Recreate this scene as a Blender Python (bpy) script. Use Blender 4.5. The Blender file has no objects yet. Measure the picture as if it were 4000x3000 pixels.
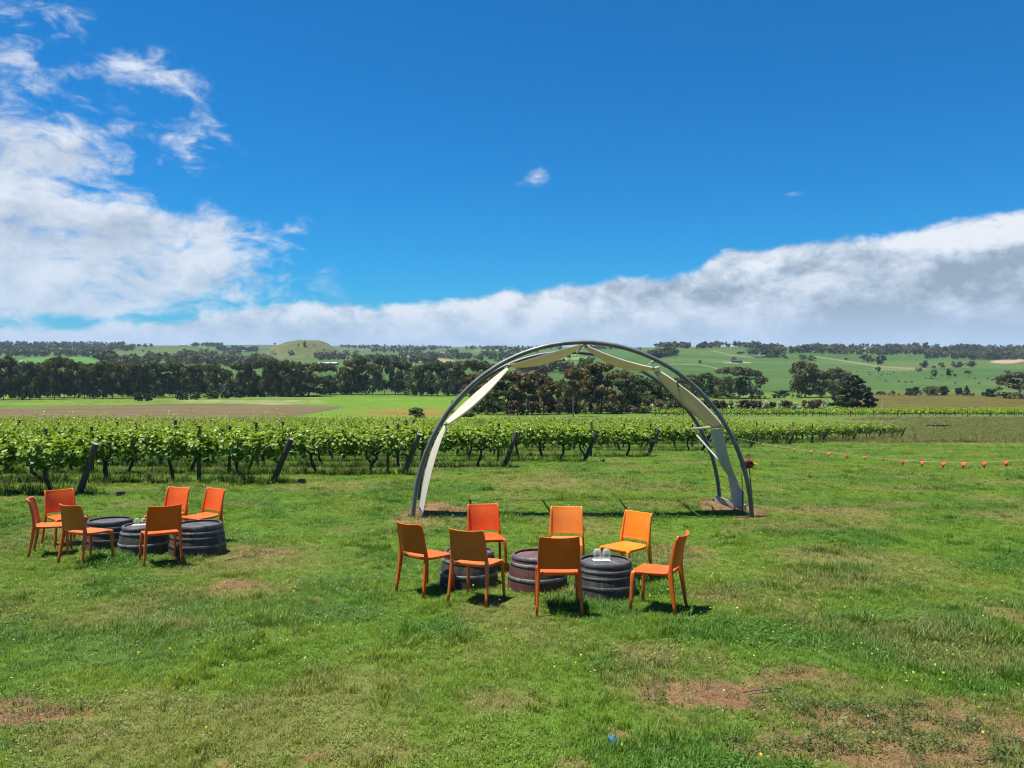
import bpy, math, random
import numpy as np
from mathutils import Vector, Matrix

# ------------------------------------------------------------------ camera, sky, sun, exposure
scene = bpy.context.scene
COL = scene.collection
EYE = 2.31            # eye above the lawn underfoot
F, CX, HR = 3000.0, 2000.0, 1390.0     # focal length, centre column and horizon row of the photograph in its pixels
cam_d = bpy.data.cameras.new('camera')
cam = bpy.data.objects.new('camera', cam_d); COL.objects.link(cam)
cam_d.sensor_width = 36.0; cam_d.sensor_fit = 'HORIZONTAL'
cam_d.lens = 36.0 * F / 4000.0
cam_d.shift_y = -(1500.0 - HR) / 4000.0
cam_d.clip_start = 0.05; cam_d.clip_end = 30000
cam.location = (0, 0, EYE); cam.rotation_euler = (math.radians(90), 0, 0)
scene.camera = cam

SUN_TO = Vector((-0.29, 0.03, 1.0)).normalized()
sun_el = math.asin(SUN_TO.z); sun_az = math.atan2(SUN_TO.x, SUN_TO.y)

class G:
    """small helper for node graphs"""
    def __init__(s, tree): s.t = tree; s.n = tree.nodes; s.l = tree.links
    def node(s, typ, **kw):
        n = s.n.new(typ)
        for k, v in kw.items(): setattr(n, k, v)
        return n
    def put(s, sock, v):
        if v is None: return
        if hasattr(v, 'is_output'): s.l.new(v, sock)
        else:
            try: sock.default_value = v
            except Exception:
                sock.default_value = (*v, 1.0) if len(v) == 3 else v
    def m(s, op, a, b=None, c=None, clamp=False):
        n = s.node('ShaderNodeMath', operation=op, use_clamp=clamp)
        s.put(n.inputs[0], a); s.put(n.inputs[1], b); s.put(n.inputs[2], c)
        return n.outputs[0]
    def vm(s, op, a, b=None, scale=None):
        n = s.node('ShaderNodeVectorMath', operation=op)
        s.put(n.inputs[0], a); s.put(n.inputs[1], b)
        if scale is not None: s.put(n.inputs['Scale'], scale)
        return n.outputs['Value'] if op in ('LENGTH', 'DOT_PRODUCT') else n.outputs['Vector']
    def sstep(s, x, a, b):
        n = s.node('ShaderNodeMapRange', interpolation_type='SMOOTHSTEP')
        s.put(n.inputs[0], x); s.put(n.inputs[1], a); s.put(n.inputs[2], b)
        n.inputs[3].default_value = 0; n.inputs[4].default_value = 1
        return n.outputs[0]
    def mix(s, f, a, b, mode='MIX'):
        n = s.node('ShaderNodeMix', data_type='RGBA', blend_type=mode)
        s.put(n.inputs[0], f); s.put(n.inputs[6], a); s.put(n.inputs[7], b)
        return n.outputs[2]
    def noise(s, vec, scale, detail=3, rough=0.55, dist=0.0, dim='3D'):
        n = s.node('ShaderNodeTexNoise', noise_dimensions=dim)
        s.put(n.inputs['Vector'], vec); s.put(n.inputs['Scale'], scale)
        n.inputs['Detail'].default_value = detail; n.inputs['Roughness'].default_value = rough
        n.inputs['Distortion'].default_value = dist
        return n.outputs['Fac']
    def ramp(s, f, stops):
        n = s.node('ShaderNodeValToRGB'); e = n.color_ramp.elements
        while len(e) > len(stops): e.remove(e[-1])
        while len(e) < len(stops): e.new(0.5)
        for i, (p, c) in enumerate(stops):
            e[i].position = p; e[i].color = (*c, 1) if len(c) == 3 else c
        s.put(n.inputs[0], f)
        return n.outputs[0]

def build_world():
    w = bpy.data.worlds.new('World'); scene.world = w; w.use_nodes = True
    g = G(w.node_tree); g.n.clear()
    STR = 0.1
    out = g.node('ShaderNodeOutputWorld'); bg = g.node('ShaderNodeBackground')
    g.l.new(bg.outputs[0], out.inputs[0]); bg.inputs[1].default_value = STR
    sky = g.node('ShaderNodeTexSky', sky_type='NISHITA')
    sky.sun_disc = False; sky.sun_elevation = sun_el; sky.sun_rotation = sun_az
    sky.altitude = 100; sky.air_density = 1.0; sky.dust_density = 0.3; sky.ozone_density = 4.0
    hsv = g.node('ShaderNodeHueSaturation'); hsv.inputs['Saturation'].default_value = 1.05
    hsv.inputs['Hue'].default_value = 0.5; hsv.inputs['Value'].default_value = 0.80
    g.l.new(sky.outputs[0], hsv.inputs['Color'])
    skyc = g.mix(1.0, hsv.outputs[0], (0.036, 0.535, 0.865), 'MULTIPLY')
    tc = g.node('ShaderNodeTexCoord'); d = tc.outputs['Generated']
    sp = g.node('ShaderNodeSeparateXYZ'); g.l.new(d, sp.inputs[0])
    X, Y, Z = sp.outputs
    az = g.m('ARCTAN2', X, Y); el = g.m('ARCSINE', Z)
    def A(px): return math.atan((px - CX) / F)
    def E(px, row): return math.atan((HR - row) / F * math.cos(A(px)))
    # warped look-up directions for the cloud noises
    flat = g.vm('MULTIPLY', d, (1.0, 1.0, 1.5))
    wv = g.node('ShaderNodeTexNoise'); g.l.new(flat, wv.inputs['Vector']); wv.inputs['Scale'].default_value = 9; wv.inputs['Detail'].default_value = 4
    warp = g.vm('SCALE', g.vm('SUBTRACT', wv.outputs['Color'], (0.5, 0.5, 0.5)), scale=0.055)
    fw = g.vm('ADD', flat, warp)
    n_big = g.noise(fw, 6.0, 6, 0.58)
    n_mid = g.noise(fw, 17.0, 7, 0.6)
    n_fine = g.noise(fw, 46.0, 6, 0.62)
    # the same heap noise sampled a little towards the sun: lit and shaded sides
    fw2 = g.vm('ADD', fw, (-0.006, 0.0, 0.035))
    n_mid2 = g.noise(fw2, 17.0, 7, 0.6)
    n_big2 = g.noise(g.vm('ADD', fw, (-0.01, 0.0, 0.06)), 6.0, 6, 0.58)
    # --- A: long bank over the horizon; its top edge by azimuth
    pts = [(-200, 1290), (300, 1262), (700, 1235), (900, 1200), (1200, 1185), (1500, 1190), (1800, 1165), (2000, 1125), (2300, 1098),
           (2500, 1078), (2700, 1055), (2780, 1015), (2840, 978), (3000, 952), (3300, 925), (3500, 905), (3800, 845), (4000, 812), (4300, 760)]
    a0, a1 = A(-200), A(4300)
    fc = g.node('ShaderNodeFloatCurve'); cu = fc.mapping.curves[0]
    EMAX = 0.25
    pl = [((A(p) - a0) / (a1 - a0), max(0, E(p, r)) / EMAX) for p, r in pts]
    cu.points[0].location = pl[0]; cu.points[1].location = pl[-1]
    for p in pl[1:-1]: cu.points.new(*p)
    fc.mapping.update()
    tpar = g.m('DIVIDE', g.m('SUBTRACT', az, a0), a1 - a0, clamp=True)
    g.l.new(tpar, fc.inputs['Value'])
    edge = g.m('MULTIPLY', fc.outputs[0], EMAX)
    bump = g.m('ADD', g.m('MULTIPLY', g.m('SUBTRACT', n_mid, 0.5), 0.034), g.m('MULTIPLY', g.m('SUBTRACT', n_fine, 0.5), 0.010))
    depth = g.m('SUBTRACT', g.m('ADD', edge, bump), el)          # angle below the bank's top
    dA = g.sstep(depth, -0.002, 0.010)
    # --- B: broken cloud on the left, from soft ellipses (px, row, rx, ry, weight)
    blobs = [(100, 900, 540, 95, 0.66), (150, 1010, 600, 105, 0.64), (-120, 1120, 600, 110, 0.8), (640, 855, 380, 50, 0.62), (700, 985, 330, 75, 0.58), (420, 1150, 520, 60, 0.55), (130, 560, 250, 70, 0.62),
             (-10, 640, 240, 90, 0.85), (590, 285, 190, 66, 0.84), (500, 300, 110, 50, 0.35), (800, 525, 150, 60, 0.56), (560, 520, 330, 45, 0.38), (60, 330, 110, 60, 0.6),
             (215, 135, 130, 45, 0.48), (30, 195, 90, 40, 0.5), (120, 10, 140, 40, 0.5), (720, 640, 170, 35, 0.42), (350, 390, 190, 45, 0.4), (1150, 905, 100, 30, 0.48),
             (2105, 688, 62, 36, 0.86), (2040, 722, 90, 22, 0.48), (2170, 705, 60, 14, 0.36), (3100, 756, 34, 14, 0.5), (-900, 800, 700, 400, 0.7), (80, 470, 250, 60, 0.4)]
    bias = None
    for px, row, rx, ry, wgt in blobs:
        ca, ce = A(px), E(px, row)
        dx = g.m('DIVIDE', g.m('SUBTRACT', az, ca), rx / F); dy = g.m('DIVIDE', g.m('SUBTRACT', el, ce), ry / F)
        r2 = g.m('ADD', g.m('MULTIPLY', dx, dx), g.m('MULTIPLY', dy, dy))
        b = g.m('MULTIPLY', g.m('EXPONENT', g.m('MULTIPLY', r2, -0.8)), wgt)
        bias = b if bias is None else g.m('MAXIMUM', bias, b) if wgt < 0.5 else g.m('ADD', bias, b)
    bias = g.m('MINIMUM', bias, 1.2)
    streak = g.noise(g.vm('MULTIPLY', g.vm('ADD', d, warp), (1.0, 1.0, 2.4)), 18.0, 7, 0.60, 0.4)
    nB = g.m('ADD', g.m('MULTIPLY', g.m('SUBTRACT', n_mid, 0.5), 1.1), g.m('MULTIPLY', g.m('SUBTRACT', streak, 0.5), 1.9))
    vB = g.m('ADD', g.m('MULTIPLY', bias, 0.95), nB)
    vB = g.m('ADD', vB, g.m('MULTIPLY', g.m('SUBTRACT', n_fine, 0.5), 0.7))
    dB = g.m('MULTIPLY', g.sstep(vB, 0.26, 1.18), g.sstep(bias, 0.05, 0.35))
    # --- shading of the clouds: relief of the heaps plus grey bases
    relA = g.m('ADD', g.m('MULTIPLY', g.m('SUBTRACT', n_mid, n_mid2), 2.6), g.m('MULTIPLY', g.m('SUBTRACT', n_big, n_big2), 3.0))
    base = g.sstep(depth, 0.0, 0.11)
    thick = g.sstep(edge, 0.06, 0.16)
    darkA = g.m('MULTIPLY', g.m('MULTIPLY', base, g.m('ADD', 0.45, g.m('MULTIPLY', thick, 0.55))), g.sstep(g.m('ADD', n_big, g.m('MULTIPLY', n_mid, 0.4)), 0.45, 0.85))
    litA = g.m('SUBTRACT', g.m('ADD', 0.76, relA), g.m('MULTIPLY', darkA, 1.3), clamp=True)
    colA = g.ramp(litA, [(0.0, (0.27, 0.35, 0.45)), (0.4, (0.43, 0.52, 0.63)), (0.72, (0.60, 0.67, 0.76)), (1.0, (0.75, 0.79, 0.85))])
    # low, far part of the bank melts into pale blue air
    lowf = g.sstep(el, 0.085, 0.0)
    colA = g.mix(g.m('MULTIPLY', lowf, 0.80), colA, (0.42, 0.56, 0.74))
    relB = g.m('ADD', g.m('MULTIPLY', g.m('SUBTRACT', n_mid, n_mid2), 2.0), g.m('MULTIPLY', g.m('SUBTRACT', n_big, n_big2), 1.5))
    litB = g.m('ADD', g.m('SUBTRACT', 0.80, g.m('MULTIPLY', g.sstep(g.m('SUBTRACT', bias, n_big), 0.25, 1.0), 0.30)), relB, clamp=True)
    colB = g.ramp(litB, [(0.0, (0.40, 0.47, 0.57)), (0.5, (0.54, 0.61, 0.71)), (1.0, (0.72, 0.77, 0.84))])
    hz = g.sstep(el, 0.16, 0.0)
    colB = g.mix(g.m('MULTIPLY', hz, 0.5), colB, (0.46, 0.58, 0.75))
    k = 0.615 / STR
    c = g.mix(g.m('MULTIPLY', dB, 0.93), skyc, g.vm('SCALE', colB, scale=k))
    c = g.mix(dA, c, g.vm('SCALE', colA, scale=k))
    g.l.new(c, bg.inputs[0])
    w.cycles.sampling_method = 'MANUAL'; w.cycles.sample_map_resolution = 512
build_world()

sd = bpy.data.lights.new('sun', 'SUN'); sd.energy = 5.0; sd.angle = math.radians(0.53); sd.color = (1.0, 0.955, 0.88)
sun = bpy.data.objects.new('sun', sd); COL.objects.link(sun)
sun.rotation_euler = SUN_TO.to_track_quat('Z', 'Y').to_euler(); sun.location = (-20, 2, 60)

vs = scene.view_settings
vs.view_transform = 'Standard'; vs.look = 'None'; vs.exposure = 0.86; vs.gamma = 1.0; vs.use_curve_mapping = False
scene.render.engine = 'CYCLES'
cy = scene.cycles
cy.use_denoising = True
try: cy.denoiser = 'OPENIMAGEDENOISE'; cy.denoising_input_passes = 'RGB_ALBEDO_NORMAL'; cy.denoising_prefilter = 'ACCURATE'
except Exception: pass
cy.filter_width = 1.15
cy.max_bounces = 8; cy.diffuse_bounces = 3; cy.glossy_bounces = 3; cy.transmission_bounces = 6; cy.transparent_max_bounces = 8; cy.volume_bounces = 0
cy.caustics_reflective = False; cy.caustics_refractive = False
cy.sample_clamp_indirect = 6

# ------------------------------------------------------------------ numeric helpers
rng = np.random.default_rng(11)
random.seed(11)

def _hash(ix, iy, seed):
    h = (ix.astype(np.int64) * 374761393 + iy.astype(np.int64) * 668265263 + seed * 1442695041) & 0xffffffff
    h = ((h ^ (h >> 13)) * 1274126177) & 0xffffffff
    return ((h ^ (h >> 16)) & 0xffffff) / float(0xffffff)

def vnoise(x, y, seed=0):
    x = np.asarray(x, float); y = np.asarray(y, float)
    ix = np.floor(x); iy = np.floor(y); fx = x - ix; fy = y - iy
    fx = fx * fx * (3 - 2 * fx); fy = fy * fy * (3 - 2 * fy)
    a = _hash(ix, iy, seed); b = _hash(ix + 1, iy, seed); c = _hash(ix, iy + 1, seed); d = _hash(ix + 1, iy + 1, seed)
    return (a * (1 - fx) + b * fx) * (1 - fy) + (c * (1 - fx) + d * fx) * fy

def fbm(x, y, seed=0, o=4):
    s = 0; a = 0.5; t = 0
    for i in range(o):
        s = s + a * vnoise(x * 2 ** i + 17.3 * i, y * 2 ** i - 9.1 * i, seed + i); t += a; a *= 0.5
    return s / t

def sst(x, a, b):
    t = np.clip((np.asarray(x, float) - a) / (b - a), 0, 1); return t * t * (3 - 2 * t)

def pchip_slopes(x, y):
    h = np.diff(x); dl = np.diff(y) / h; d = np.zeros(len(x))
    for i in range(1, len(x) - 1):
        if dl[i - 1] * dl[i] > 0:
            w1 = 2 * h[i] + h[i - 1]; w2 = h[i] + 2 * h[i - 1]
            d[i] = (w1 + w2) / (w1 / dl[i - 1] + w2 / dl[i])
    d[0] = dl[0]; d[-1] = dl[-1]
    return d

def pchip(x, y, q):
    x = np.asarray(x, float); y = np.asarray(y, float); d = pchip_slopes(x, y)
    q = np.clip(q, x[0], x[-1]); i = np.clip(np.searchsorted(x, q) - 1, 0, len(x) - 2)
    h = x[i + 1] - x[i]; t = (q - x[i]) / h
    return ((2*t**3 - 3*t**2 + 1) * y[i] + (t**3 - 2*t**2 + t) * h * d[i] + (-2*t**3 + 3*t**2) * y[i + 1] + (t**3 - t**2) * h * d[i + 1])

# ------------------------------------------------------------------ the lie of the land
NEAR_Y = [-8000, 0, 12, 20, 25, 31, 38, 45, 63, 100, 175, 250, 330, 440]
NEAR_D = [2.31, 2.31, 2.866, 3.24, 3.60, 4.09, 4.72, 5.42, 6.87, 9.5, 14.0, 17.9, 20.3, 22.0]      # metres below the eye
FAR_Y = [440, 600, 800, 1000, 1300, 1600, 2000, 2600, 3400, 4500, 9000]
FAR_COLS = [   # (column in the photograph, row at each distance above)
    (-300, [1540, 1488, 1438, 1398, 1400, 1386, 1366, 1350, 1342, 1345, 1362]),
    (350,  [1540, 1488, 1440, 1402, 1402, 1386, 1362, 1352, 1345, 1347, 1362]),
    (680,  [1540, 1492, 1452, 1425, 1398, 1374, 1349, 1356, 1352, 1352, 1364]),
    (950,  [1540, 1490, 1455, 1430, 1408, 1392, 1372, 1352, 1350, 1352, 1364]),
    (1250, [1540, 1488, 1455, 1430, 1412, 1402, 1385, 1362, 1352, 1354, 1366]),
    (1700, [1540, 1484, 1450, 1430, 1410, 1396, 1380, 1364, 1358, 1356, 1368]),
    (2200, [1540, 1482, 1448, 1424, 1400, 1382, 1368, 1362, 1360, 1360, 1370]),
    (2700, [1540, 1488, 1448, 1414, 1377, 1352, 1356, 1360, 1362, 1364, 1372]),
    (3000, [1540, 1492, 1452, 1418, 1380, 1353, 1357, 1360, 1362, 1364, 1372]),
    (3400, [1540, 1496, 1457, 1427, 1393, 1370, 1363, 1362, 1364, 1366, 1374]),
    (4300, [1540, 1500, 1462, 1435, 1404, 1380, 1366, 1364, 1364, 1366, 1374])]
FU = np.array([(c - CX) / F for c, _ in FAR_COLS])

def gz(x, y):
    """height of the ground (eye at EYE)"""
    x = np.asarray(x, float); y = np.asarray(y, float)
    x, y = np.broadcast_arrays(x, y)
    near = -pchip(NEAR_Y, NEAR_D, np.minimum(y, 440))
    yy = np.clip(y, 440, 9000); ly = np.log(yy)
    zs = np.stack([-(pchip(np.log(FAR_Y), np.array(r) - HR, ly)) / F * yy for _, r in FAR_COLS])
    u = np.clip(x / np.maximum(y, 1.0), FU[0] + 1e-6, FU[-1] - 1e-6)
    k = np.clip(np.searchsorted(FU, u) - 1, 0, len(FU) - 2)
    t = (u - FU[k]) / (FU[k + 1] - FU[k]); t = t * t * (3 - 2 * t)
    ar = np.indices(x.shape)
    far = np.take_along_axis(zs, k[None], 0)[0] * (1 - t) + np.take_along_axis(zs, (k + 1)[None], 0)[0] * t
    z = np.where(y > 440, far, near)
    # rolling of the far hills and the bald round hill
    roll = sst(y, 600, 1300)
    z = z + roll * (fbm(x / 240, y / 280, 5, 4) - 0.5) * 15
    hx, hy = (1205 - CX) / F * 1520, 1520.0
    r = np.sqrt(((x - hx) / np.where(x < hx, 112, 92)) ** 2 + ((y - hy) / 105) ** 2) + 0.14 * (fbm(x / 60, y / 60, 6, 2) - 0.5)
    z = z + 38 * (1 - sst(r, 0.10, 1.08)) + 9.0 * (1 - sst(r, 0.7, 1.25)) * (fbm(x / 46, y / 46, 8, 4) - 0.5)
    # small bumps of the lawn
    b = sst(y, -5, 2) * (1 - sst(y, 150, 300))
    z = z + b * ((fbm(x / 1.7, y / 1.7, 21, 3) - 0.5) * 0.03)
    return EYE + z

def g1(x, y): return float(gz(np.array([x]), np.array([y]))[0])

_YS = np.exp(np.linspace(math.log(3.2), math.log(8800), 900))
def hit(px, row, ymin=3.2):
    """where the ray through a pixel of the photograph first meets the ground"""
    u = (px - CX) / F; v = (HR - row) / F
    ys = np.concatenate([[ymin], _YS[_YS > ymin]])
    d = EYE + v * ys - gz(u * ys, ys)
    b = d <= 0
    i = int(np.argmax(b)) if b.any() else len(ys) - 1
    y = ys[i]
    if i > 0 and b.any(): y = ys[i - 1] + (ys[i] - ys[i - 1]) * d[i - 1] / (d[i - 1] - d[i])
    return Vector((u * y, y, g1(u * y, y)))
def at(px, row, y): return Vector(((px - CX) / F * y, y, EYE + (HR - row) / F * y))

# ------------------------------------------------------------------ mesh and object helpers
def np_mesh(name, V, Fc, mat=None, smooth=False, col=None, mats=None, midx=None):
    V = np.asarray(V, np.float32); me = bpy.data.meshes.new(name)
    if isinstance(Fc, np.ndarray):
        m, k = Fc.shape
        me.vertices.add(len(V)); me.vertices.foreach_set('co', V.ravel())
        me.loops.add(m * k); me.loops.foreach_set('vertex_index', Fc.astype(np.int32).ravel())
        me.polygons.add(m); me.polygons.foreach_set('loop_start', np.arange(0, m * k, k, dtype=np.int32))
        me.update(calc_edges=True)
    else:
        me.from_pydata(V.tolist(), [], Fc)
    if col is not None:
        a = me.color_attributes.new('tint', 'FLOAT_COLOR', 'POINT')
        c = np.ones((len(V), 4), np.float32); c[:, :3] = col
        a.data.foreach_set('color', c.ravel())
    if mat: me.materials.append(mat)
    if smooth: me.polygons.foreach_set('use_smooth', np.ones(len(me.polygons), bool))
    me.update()
    return me

class MB:
    """collects pieces of one mesh"""
    def __init__(s): s.V = []; s.F = []; s.n = 0
    def add(s, V, Fc):
        s.V += [tuple(v) for v in V]; s.F += [tuple(i + s.n for i in f) for f in Fc]; s.n = len(s.V)
        return s
    def box(s, c, d, rz=0.0, M=None):
        x, y, z = d[0] / 2, d[1] / 2, d[2] / 2
        P = [Vector((a * x, b * y, e * z)) for a, b, e in ((-1,-1,-1),(1,-1,-1),(1,1,-1),(-1,1,-1),(-1,-1,1),(1,-1,1),(1,1,1),(-1,1,1))]
        R = M if M is not None else Matrix.Rotation(rz, 3, 'Z')
        P = [R @ p + Vector(c) for p in P]
        return s.add(P, [(0,3,2,1),(4,5,6,7),(0,1,5,4),(1,2,6,5),(2,3,7,6),(3,0,4,7)])
    def tube(s, pts, rad, n=8, flat=1.0, up=None):
        pts = [Vector(p) for p in pts]
        if not hasattr(rad, '__len__'): rad = [rad] * len(pts)
        V = []; Fc = []; prev = None
        for i, p in enumerate(pts):
            t = (pts[min(i + 1, len(pts) - 1)] - pts[max(i - 1, 0)]).normalized()
            if prev is None:
                a = Vector(up) if up else (Vector((0, 0, 1)) if abs(t.z) < 0.9 else Vector((0, 1, 0)))
                prev = (a - t * a.dot(t)).normalized()
            else: prev = (prev - t * prev.dot(t)).normalized()
            b = t.cross(prev)
            for k in range(n):
                an = 2 * math.pi * (k + 0.5) / n
                V.append(p + prev * (math.cos(an) * rad[i]) + b * (math.sin(an) * rad[i] * flat))
        for i in range(len(pts) - 1):
            for k in range(n):
                a = i * n + k; b2 = i * n + (k + 1) % n
                Fc.append((a, b2, b2 + n, a + n))
        Fc.append(tuple(range(n - 1, -1, -1))); Fc.append(tuple(range((len(pts) - 1) * n, len(pts) * n)))
        return s.add(V, Fc)
    def loft(s, rings, closed=True):
        n = len(rings[0]); V = [p for r in rings for p in r]; Fc = []
        for i in range(len(rings) - 1):
            for k in range(n):
                a = i * n + k; b = i * n + (k + 1) % n
                Fc.append((a, b, b + n, a + n))
        if closed: Fc.append(tuple(range(n - 1, -1, -1))); Fc.append(tuple(range((len(rings) - 1) * n, len(rings) * n)))
        return s.add(V, Fc)
    def lathe(s, prof, n=24, a0=0.0, a1=2 * math.pi, close=False):
        full = abs(a1 - a0 - 2 * math.pi) < 1e-6; m = n if full else n + 1
        V = []; Fc = []
        for r, z in prof:
            for k in range(m):
                a = a0 + (a1 - a0) * k / n; V.append((r * math.cos(a), r * math.sin(a), z))
        P = len(prof)
        for i in range(P if close else P - 1):
            j = (i + 1) % P
            for k in range(n):
                k2 = (k + 1) % m
                Fc.append((i * m + k, i * m + k2, j * m + k2, j * m + k))
        return s.add(V, Fc)
    def mesh(s, name, mat=None, smooth=False):
        me = bpy.data.meshes.new(name); me.from_pydata([tuple(v) for v in s.V], [], s.F)
        if mat: me.materials.append(mat)
        if smooth: me.polygons.foreach_set('use_smooth', np.ones(len(me.polygons), bool))
        me.update(); return me

def obj(name, me, parent=None, loc=None, rot=None, scl=None):
    o = bpy.data.objects.new(name, me); COL.objects.link(o)
    if parent is not None: o.parent = parent
    if loc is not None: o.location = loc
    if rot is not None: o.rotation_euler = rot
    if scl is not None: o.scale = scl
    return o
def tag(o, label=None, cat=None, group=None, kind=None):
    if label: o['label'] = label
    if cat: o['category'] = cat
    if group: o['group'] = group
    if kind: o['kind'] = kind
    return o
def thing(name, label, cat, loc=(0, 0, 0), rz=0.0, group=None):
    o = bpy.data.objects.new(name, None); COL.objects.link(o)
    o.empty_display_size = 0.2; o.location = loc; o.rotation_euler = (0, 0, rz)
    return tag(o, label, cat, group)
def bevel(o, w, seg=2):
    m = o.modifiers.new('bevel', 'BEVEL'); m.width = w; m.segments = seg; m.limit_method = 'ANGLE'; m.angle_limit = math.radians(40); return o
def subsurf(o, l=1):
    m = o.modifiers.new('sub', 'SUBSURF'); m.levels = l; m.render_levels = l; return o
ORD = ['first', 'second', 'third', 'fourth', 'fifth', 'sixth', 'seventh', 'eighth', 'ninth', 'tenth', 'eleventh', 'twelfth', 'thirteenth',
       'fourteenth', 'fifteenth', 'sixteenth', 'seventeenth', 'eighteenth', 'nineteenth', 'twentieth']
def ordn(i):
    if i < 20: return ORD[i]
    tens = {2: 'twenty', 3: 'thirty', 4: 'forty', 5: 'fifty', 6: 'sixty', 7: 'seventy', 8: 'eighty', 9: 'ninety'}
    t, r = divmod(i + 1, 10)
    return tens[t] + '-' + ORD[r - 1] if r else tens[t][:-1] + 'ieth'

# ------------------------------------------------------------------ materials
def new_mat(name):
    m = bpy.data.materials.new(name); m.use_nodes = True; g = G(m.node_tree); g.n.clear()
    out = g.node('ShaderNodeOutputMaterial'); p = g.node('ShaderNodeBsdfPrincipled')
    g.l.new(p.outputs[0], out.inputs[0])
    return m, g, p, out
def set_p(g, p, **kw):
    for k, v in kw.items(): g.put(p.inputs[k.replace('_', ' ')], v)
def simple(name, c1, c2=None, scale=8, rough=0.6, metal=0.0, bump=0.0, bscale=None, stretch=(1, 1, 1), spec=0.5, detail=5, contrast=(0.35, 0.65)):
    m, g, p, out = new_mat(name)
    tc = g.node('ShaderNodeTexCoord'); v = g.vm('MULTIPLY', tc.outputs['Object'], stretch)
    oi = g.node('ShaderNodeObjectInfo')
    v = g.vm('ADD', v, g.vm('SCALE', (7.0, 3.0, 5.0), scale=oi.outputs['Random']))
    n = g.noise(v, scale, detail, 0.6)
    f = g.sstep(n, *contrast)
    set_p(g, p, Base_Color=g.vm('SCALE', g.mix(f, c1, c2 if c2 else c1), scale=g.m('ADD', 0.76, g.m('MULTIPLY', oi.outputs['Random'], 0.48))), Roughness=rough, Metallic=metal)
    p.inputs['Specular IOR Level'].default_value = spec
    if bump:
        b = g.node('ShaderNodeBump'); b.inputs['Strength'].default_value = bump; b.inputs['Distance'].default_value = 0.01
        g.l.new(g.noise(v, bscale or scale * 3, 5, 0.6), b.inputs['Height']); g.l.new(b.outputs[0], p.inputs['Normal'])
    return m
def leaf_mat(name, trans=0.35, rough=0.5, spec=0.3, tint='POINT'):
    """leaf colour from the 'tint' attribute; light also comes through the leaf"""
    m, g, p, out = new_mat(name)
    a = g.node('ShaderNodeAttribute', attribute_type='INSTANCER' if tint == 'INST' else 'GEOMETRY', attribute_name='tint')
    c = a.outputs['Color']
    set_p(g, p, Base_Color=c, Roughness=rough); p.inputs['Specular IOR Level'].default_value = spec
    t = g.node('ShaderNodeBsdfTranslucent'); g.l.new(g.mix(1.0, c, (1.15, 1.1, 0.55), 'MULTIPLY'), t.inputs[0])
    ms = g.node('ShaderNodeMixShader'); ms.inputs[0].default_value = trans
    g.l.new(p.outputs[0], ms.inputs[1]); g.l.new(t.outputs[0], ms.inputs[2]); g.l.new(ms.outputs[0], out.inputs[0])
    return m

M = {}
def plastic(name, c, c2):
    m, g, p, out = new_mat(name)
    tc = g.node('ShaderNodeTexCoord'); v = tc.outputs['Object']
    n = g.noise(v, 5, 4); d = g.sstep(g.noise(v, 60, 4, 0.7), 0.62, 0.75)
    fade = g.sstep(g.noise(g.vm('ADD', v, g.vm('SCALE', (3.0, 5.0, 7.0), scale=g.node('ShaderNodeObjectInfo').outputs['Random'])), 3.2, 6, 0.65), 0.45, 0.75)
    base = g.mix(n, c, c2)
    base = g.mix(g.m('MULTIPLY', fade, 0.22), base, (0.80, 0.36, 0.16))
    sz = g.node('ShaderNodeSeparateXYZ'); g.l.new(v, sz.inputs[0])
    grime = g.m('MULTIPLY', g.sstep(sz.outputs[2], 0.16, 0.0), g.sstep(g.noise(v, 30, 4, 0.7), 0.35, 0.65))
    base = g.mix(g.m('MULTIPLY', grime, 0.6), base, (0.20, 0.10, 0.045))
    base = g.mix(g.m('MULTIPLY', d, 0.25), base, (0.25, 0.12, 0.05))
    set_p(g, p, Base_Color=base, Roughness=g.m('ADD', 0.34, g.m('MULTIPLY', n, 0.18)))
    p.inputs['Specular IOR Level'].default_value = 0.35
    b = g.node('ShaderNodeBump'); b.inputs['Strength'].default_value = 0.12; b.inputs['Distance'].default_value = 0.002
    g.l.new(g.noise(v, 700, 2), b.inputs['Height']); g.l.new(b.outputs[0], p.inputs['Normal'])
    t = g.node('ShaderNodeBsdfTranslucent'); g.l.new(g.mix(1.0, base, (1.1, 0.75, 0.4), 'MULTIPLY'), t.inputs[0])
    ms = g.node('ShaderNodeMixShader'); ms.inputs[0].default_value = 0.12
    g.l.new(p.outputs[0], ms.inputs[1]); g.l.new(t.outputs[0], ms.inputs[2]); g.l.new(ms.outputs[0], out.inputs[0])
    return m
M['orange'] = plastic('orange_plastic', (0.74, 0.125, 0.010), (0.68, 0.108, 0.008))
M['orange_red'] = plastic('deep_orange_plastic', (0.76, 0.098, 0.005), (0.70, 0.085, 0.004))
M['faded'] = plastic('faded_orange_plastic', (0.72, 0.160, 0.026), (0.65, 0.135, 0.020))
M['amber'] = plastic('amber_plastic', (0.80, 0.225, 0.006), (0.75, 0.20, 0.005))
M['yellowed'] = plastic('yellowed_orange_plastic', (0.76, 0.245, 0.03), (0.70, 0.19, 0.022))
M['stave_dark'] = simple('dark_barrel_oak', (0.042, 0.033, 0.026), (0.082, 0.067, 0.054), 14, 0.75, bump=0.35, stretch=(1, 1, 0.12))
M['stave_red'] = simple('red_brown_barrel_oak', (0.115, 0.042, 0.028), (0.062, 0.027, 0.020), 14, 0.72, bump=0.35, stretch=(1, 1, 0.12))
M['head_dark'] = simple('weathered_barrel_head', (0.060, 0.058, 0.062), (0.105, 0.100, 0.100), 10, 0.55, bump=0.3, stretch=(1, 0.12, 1))
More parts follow.
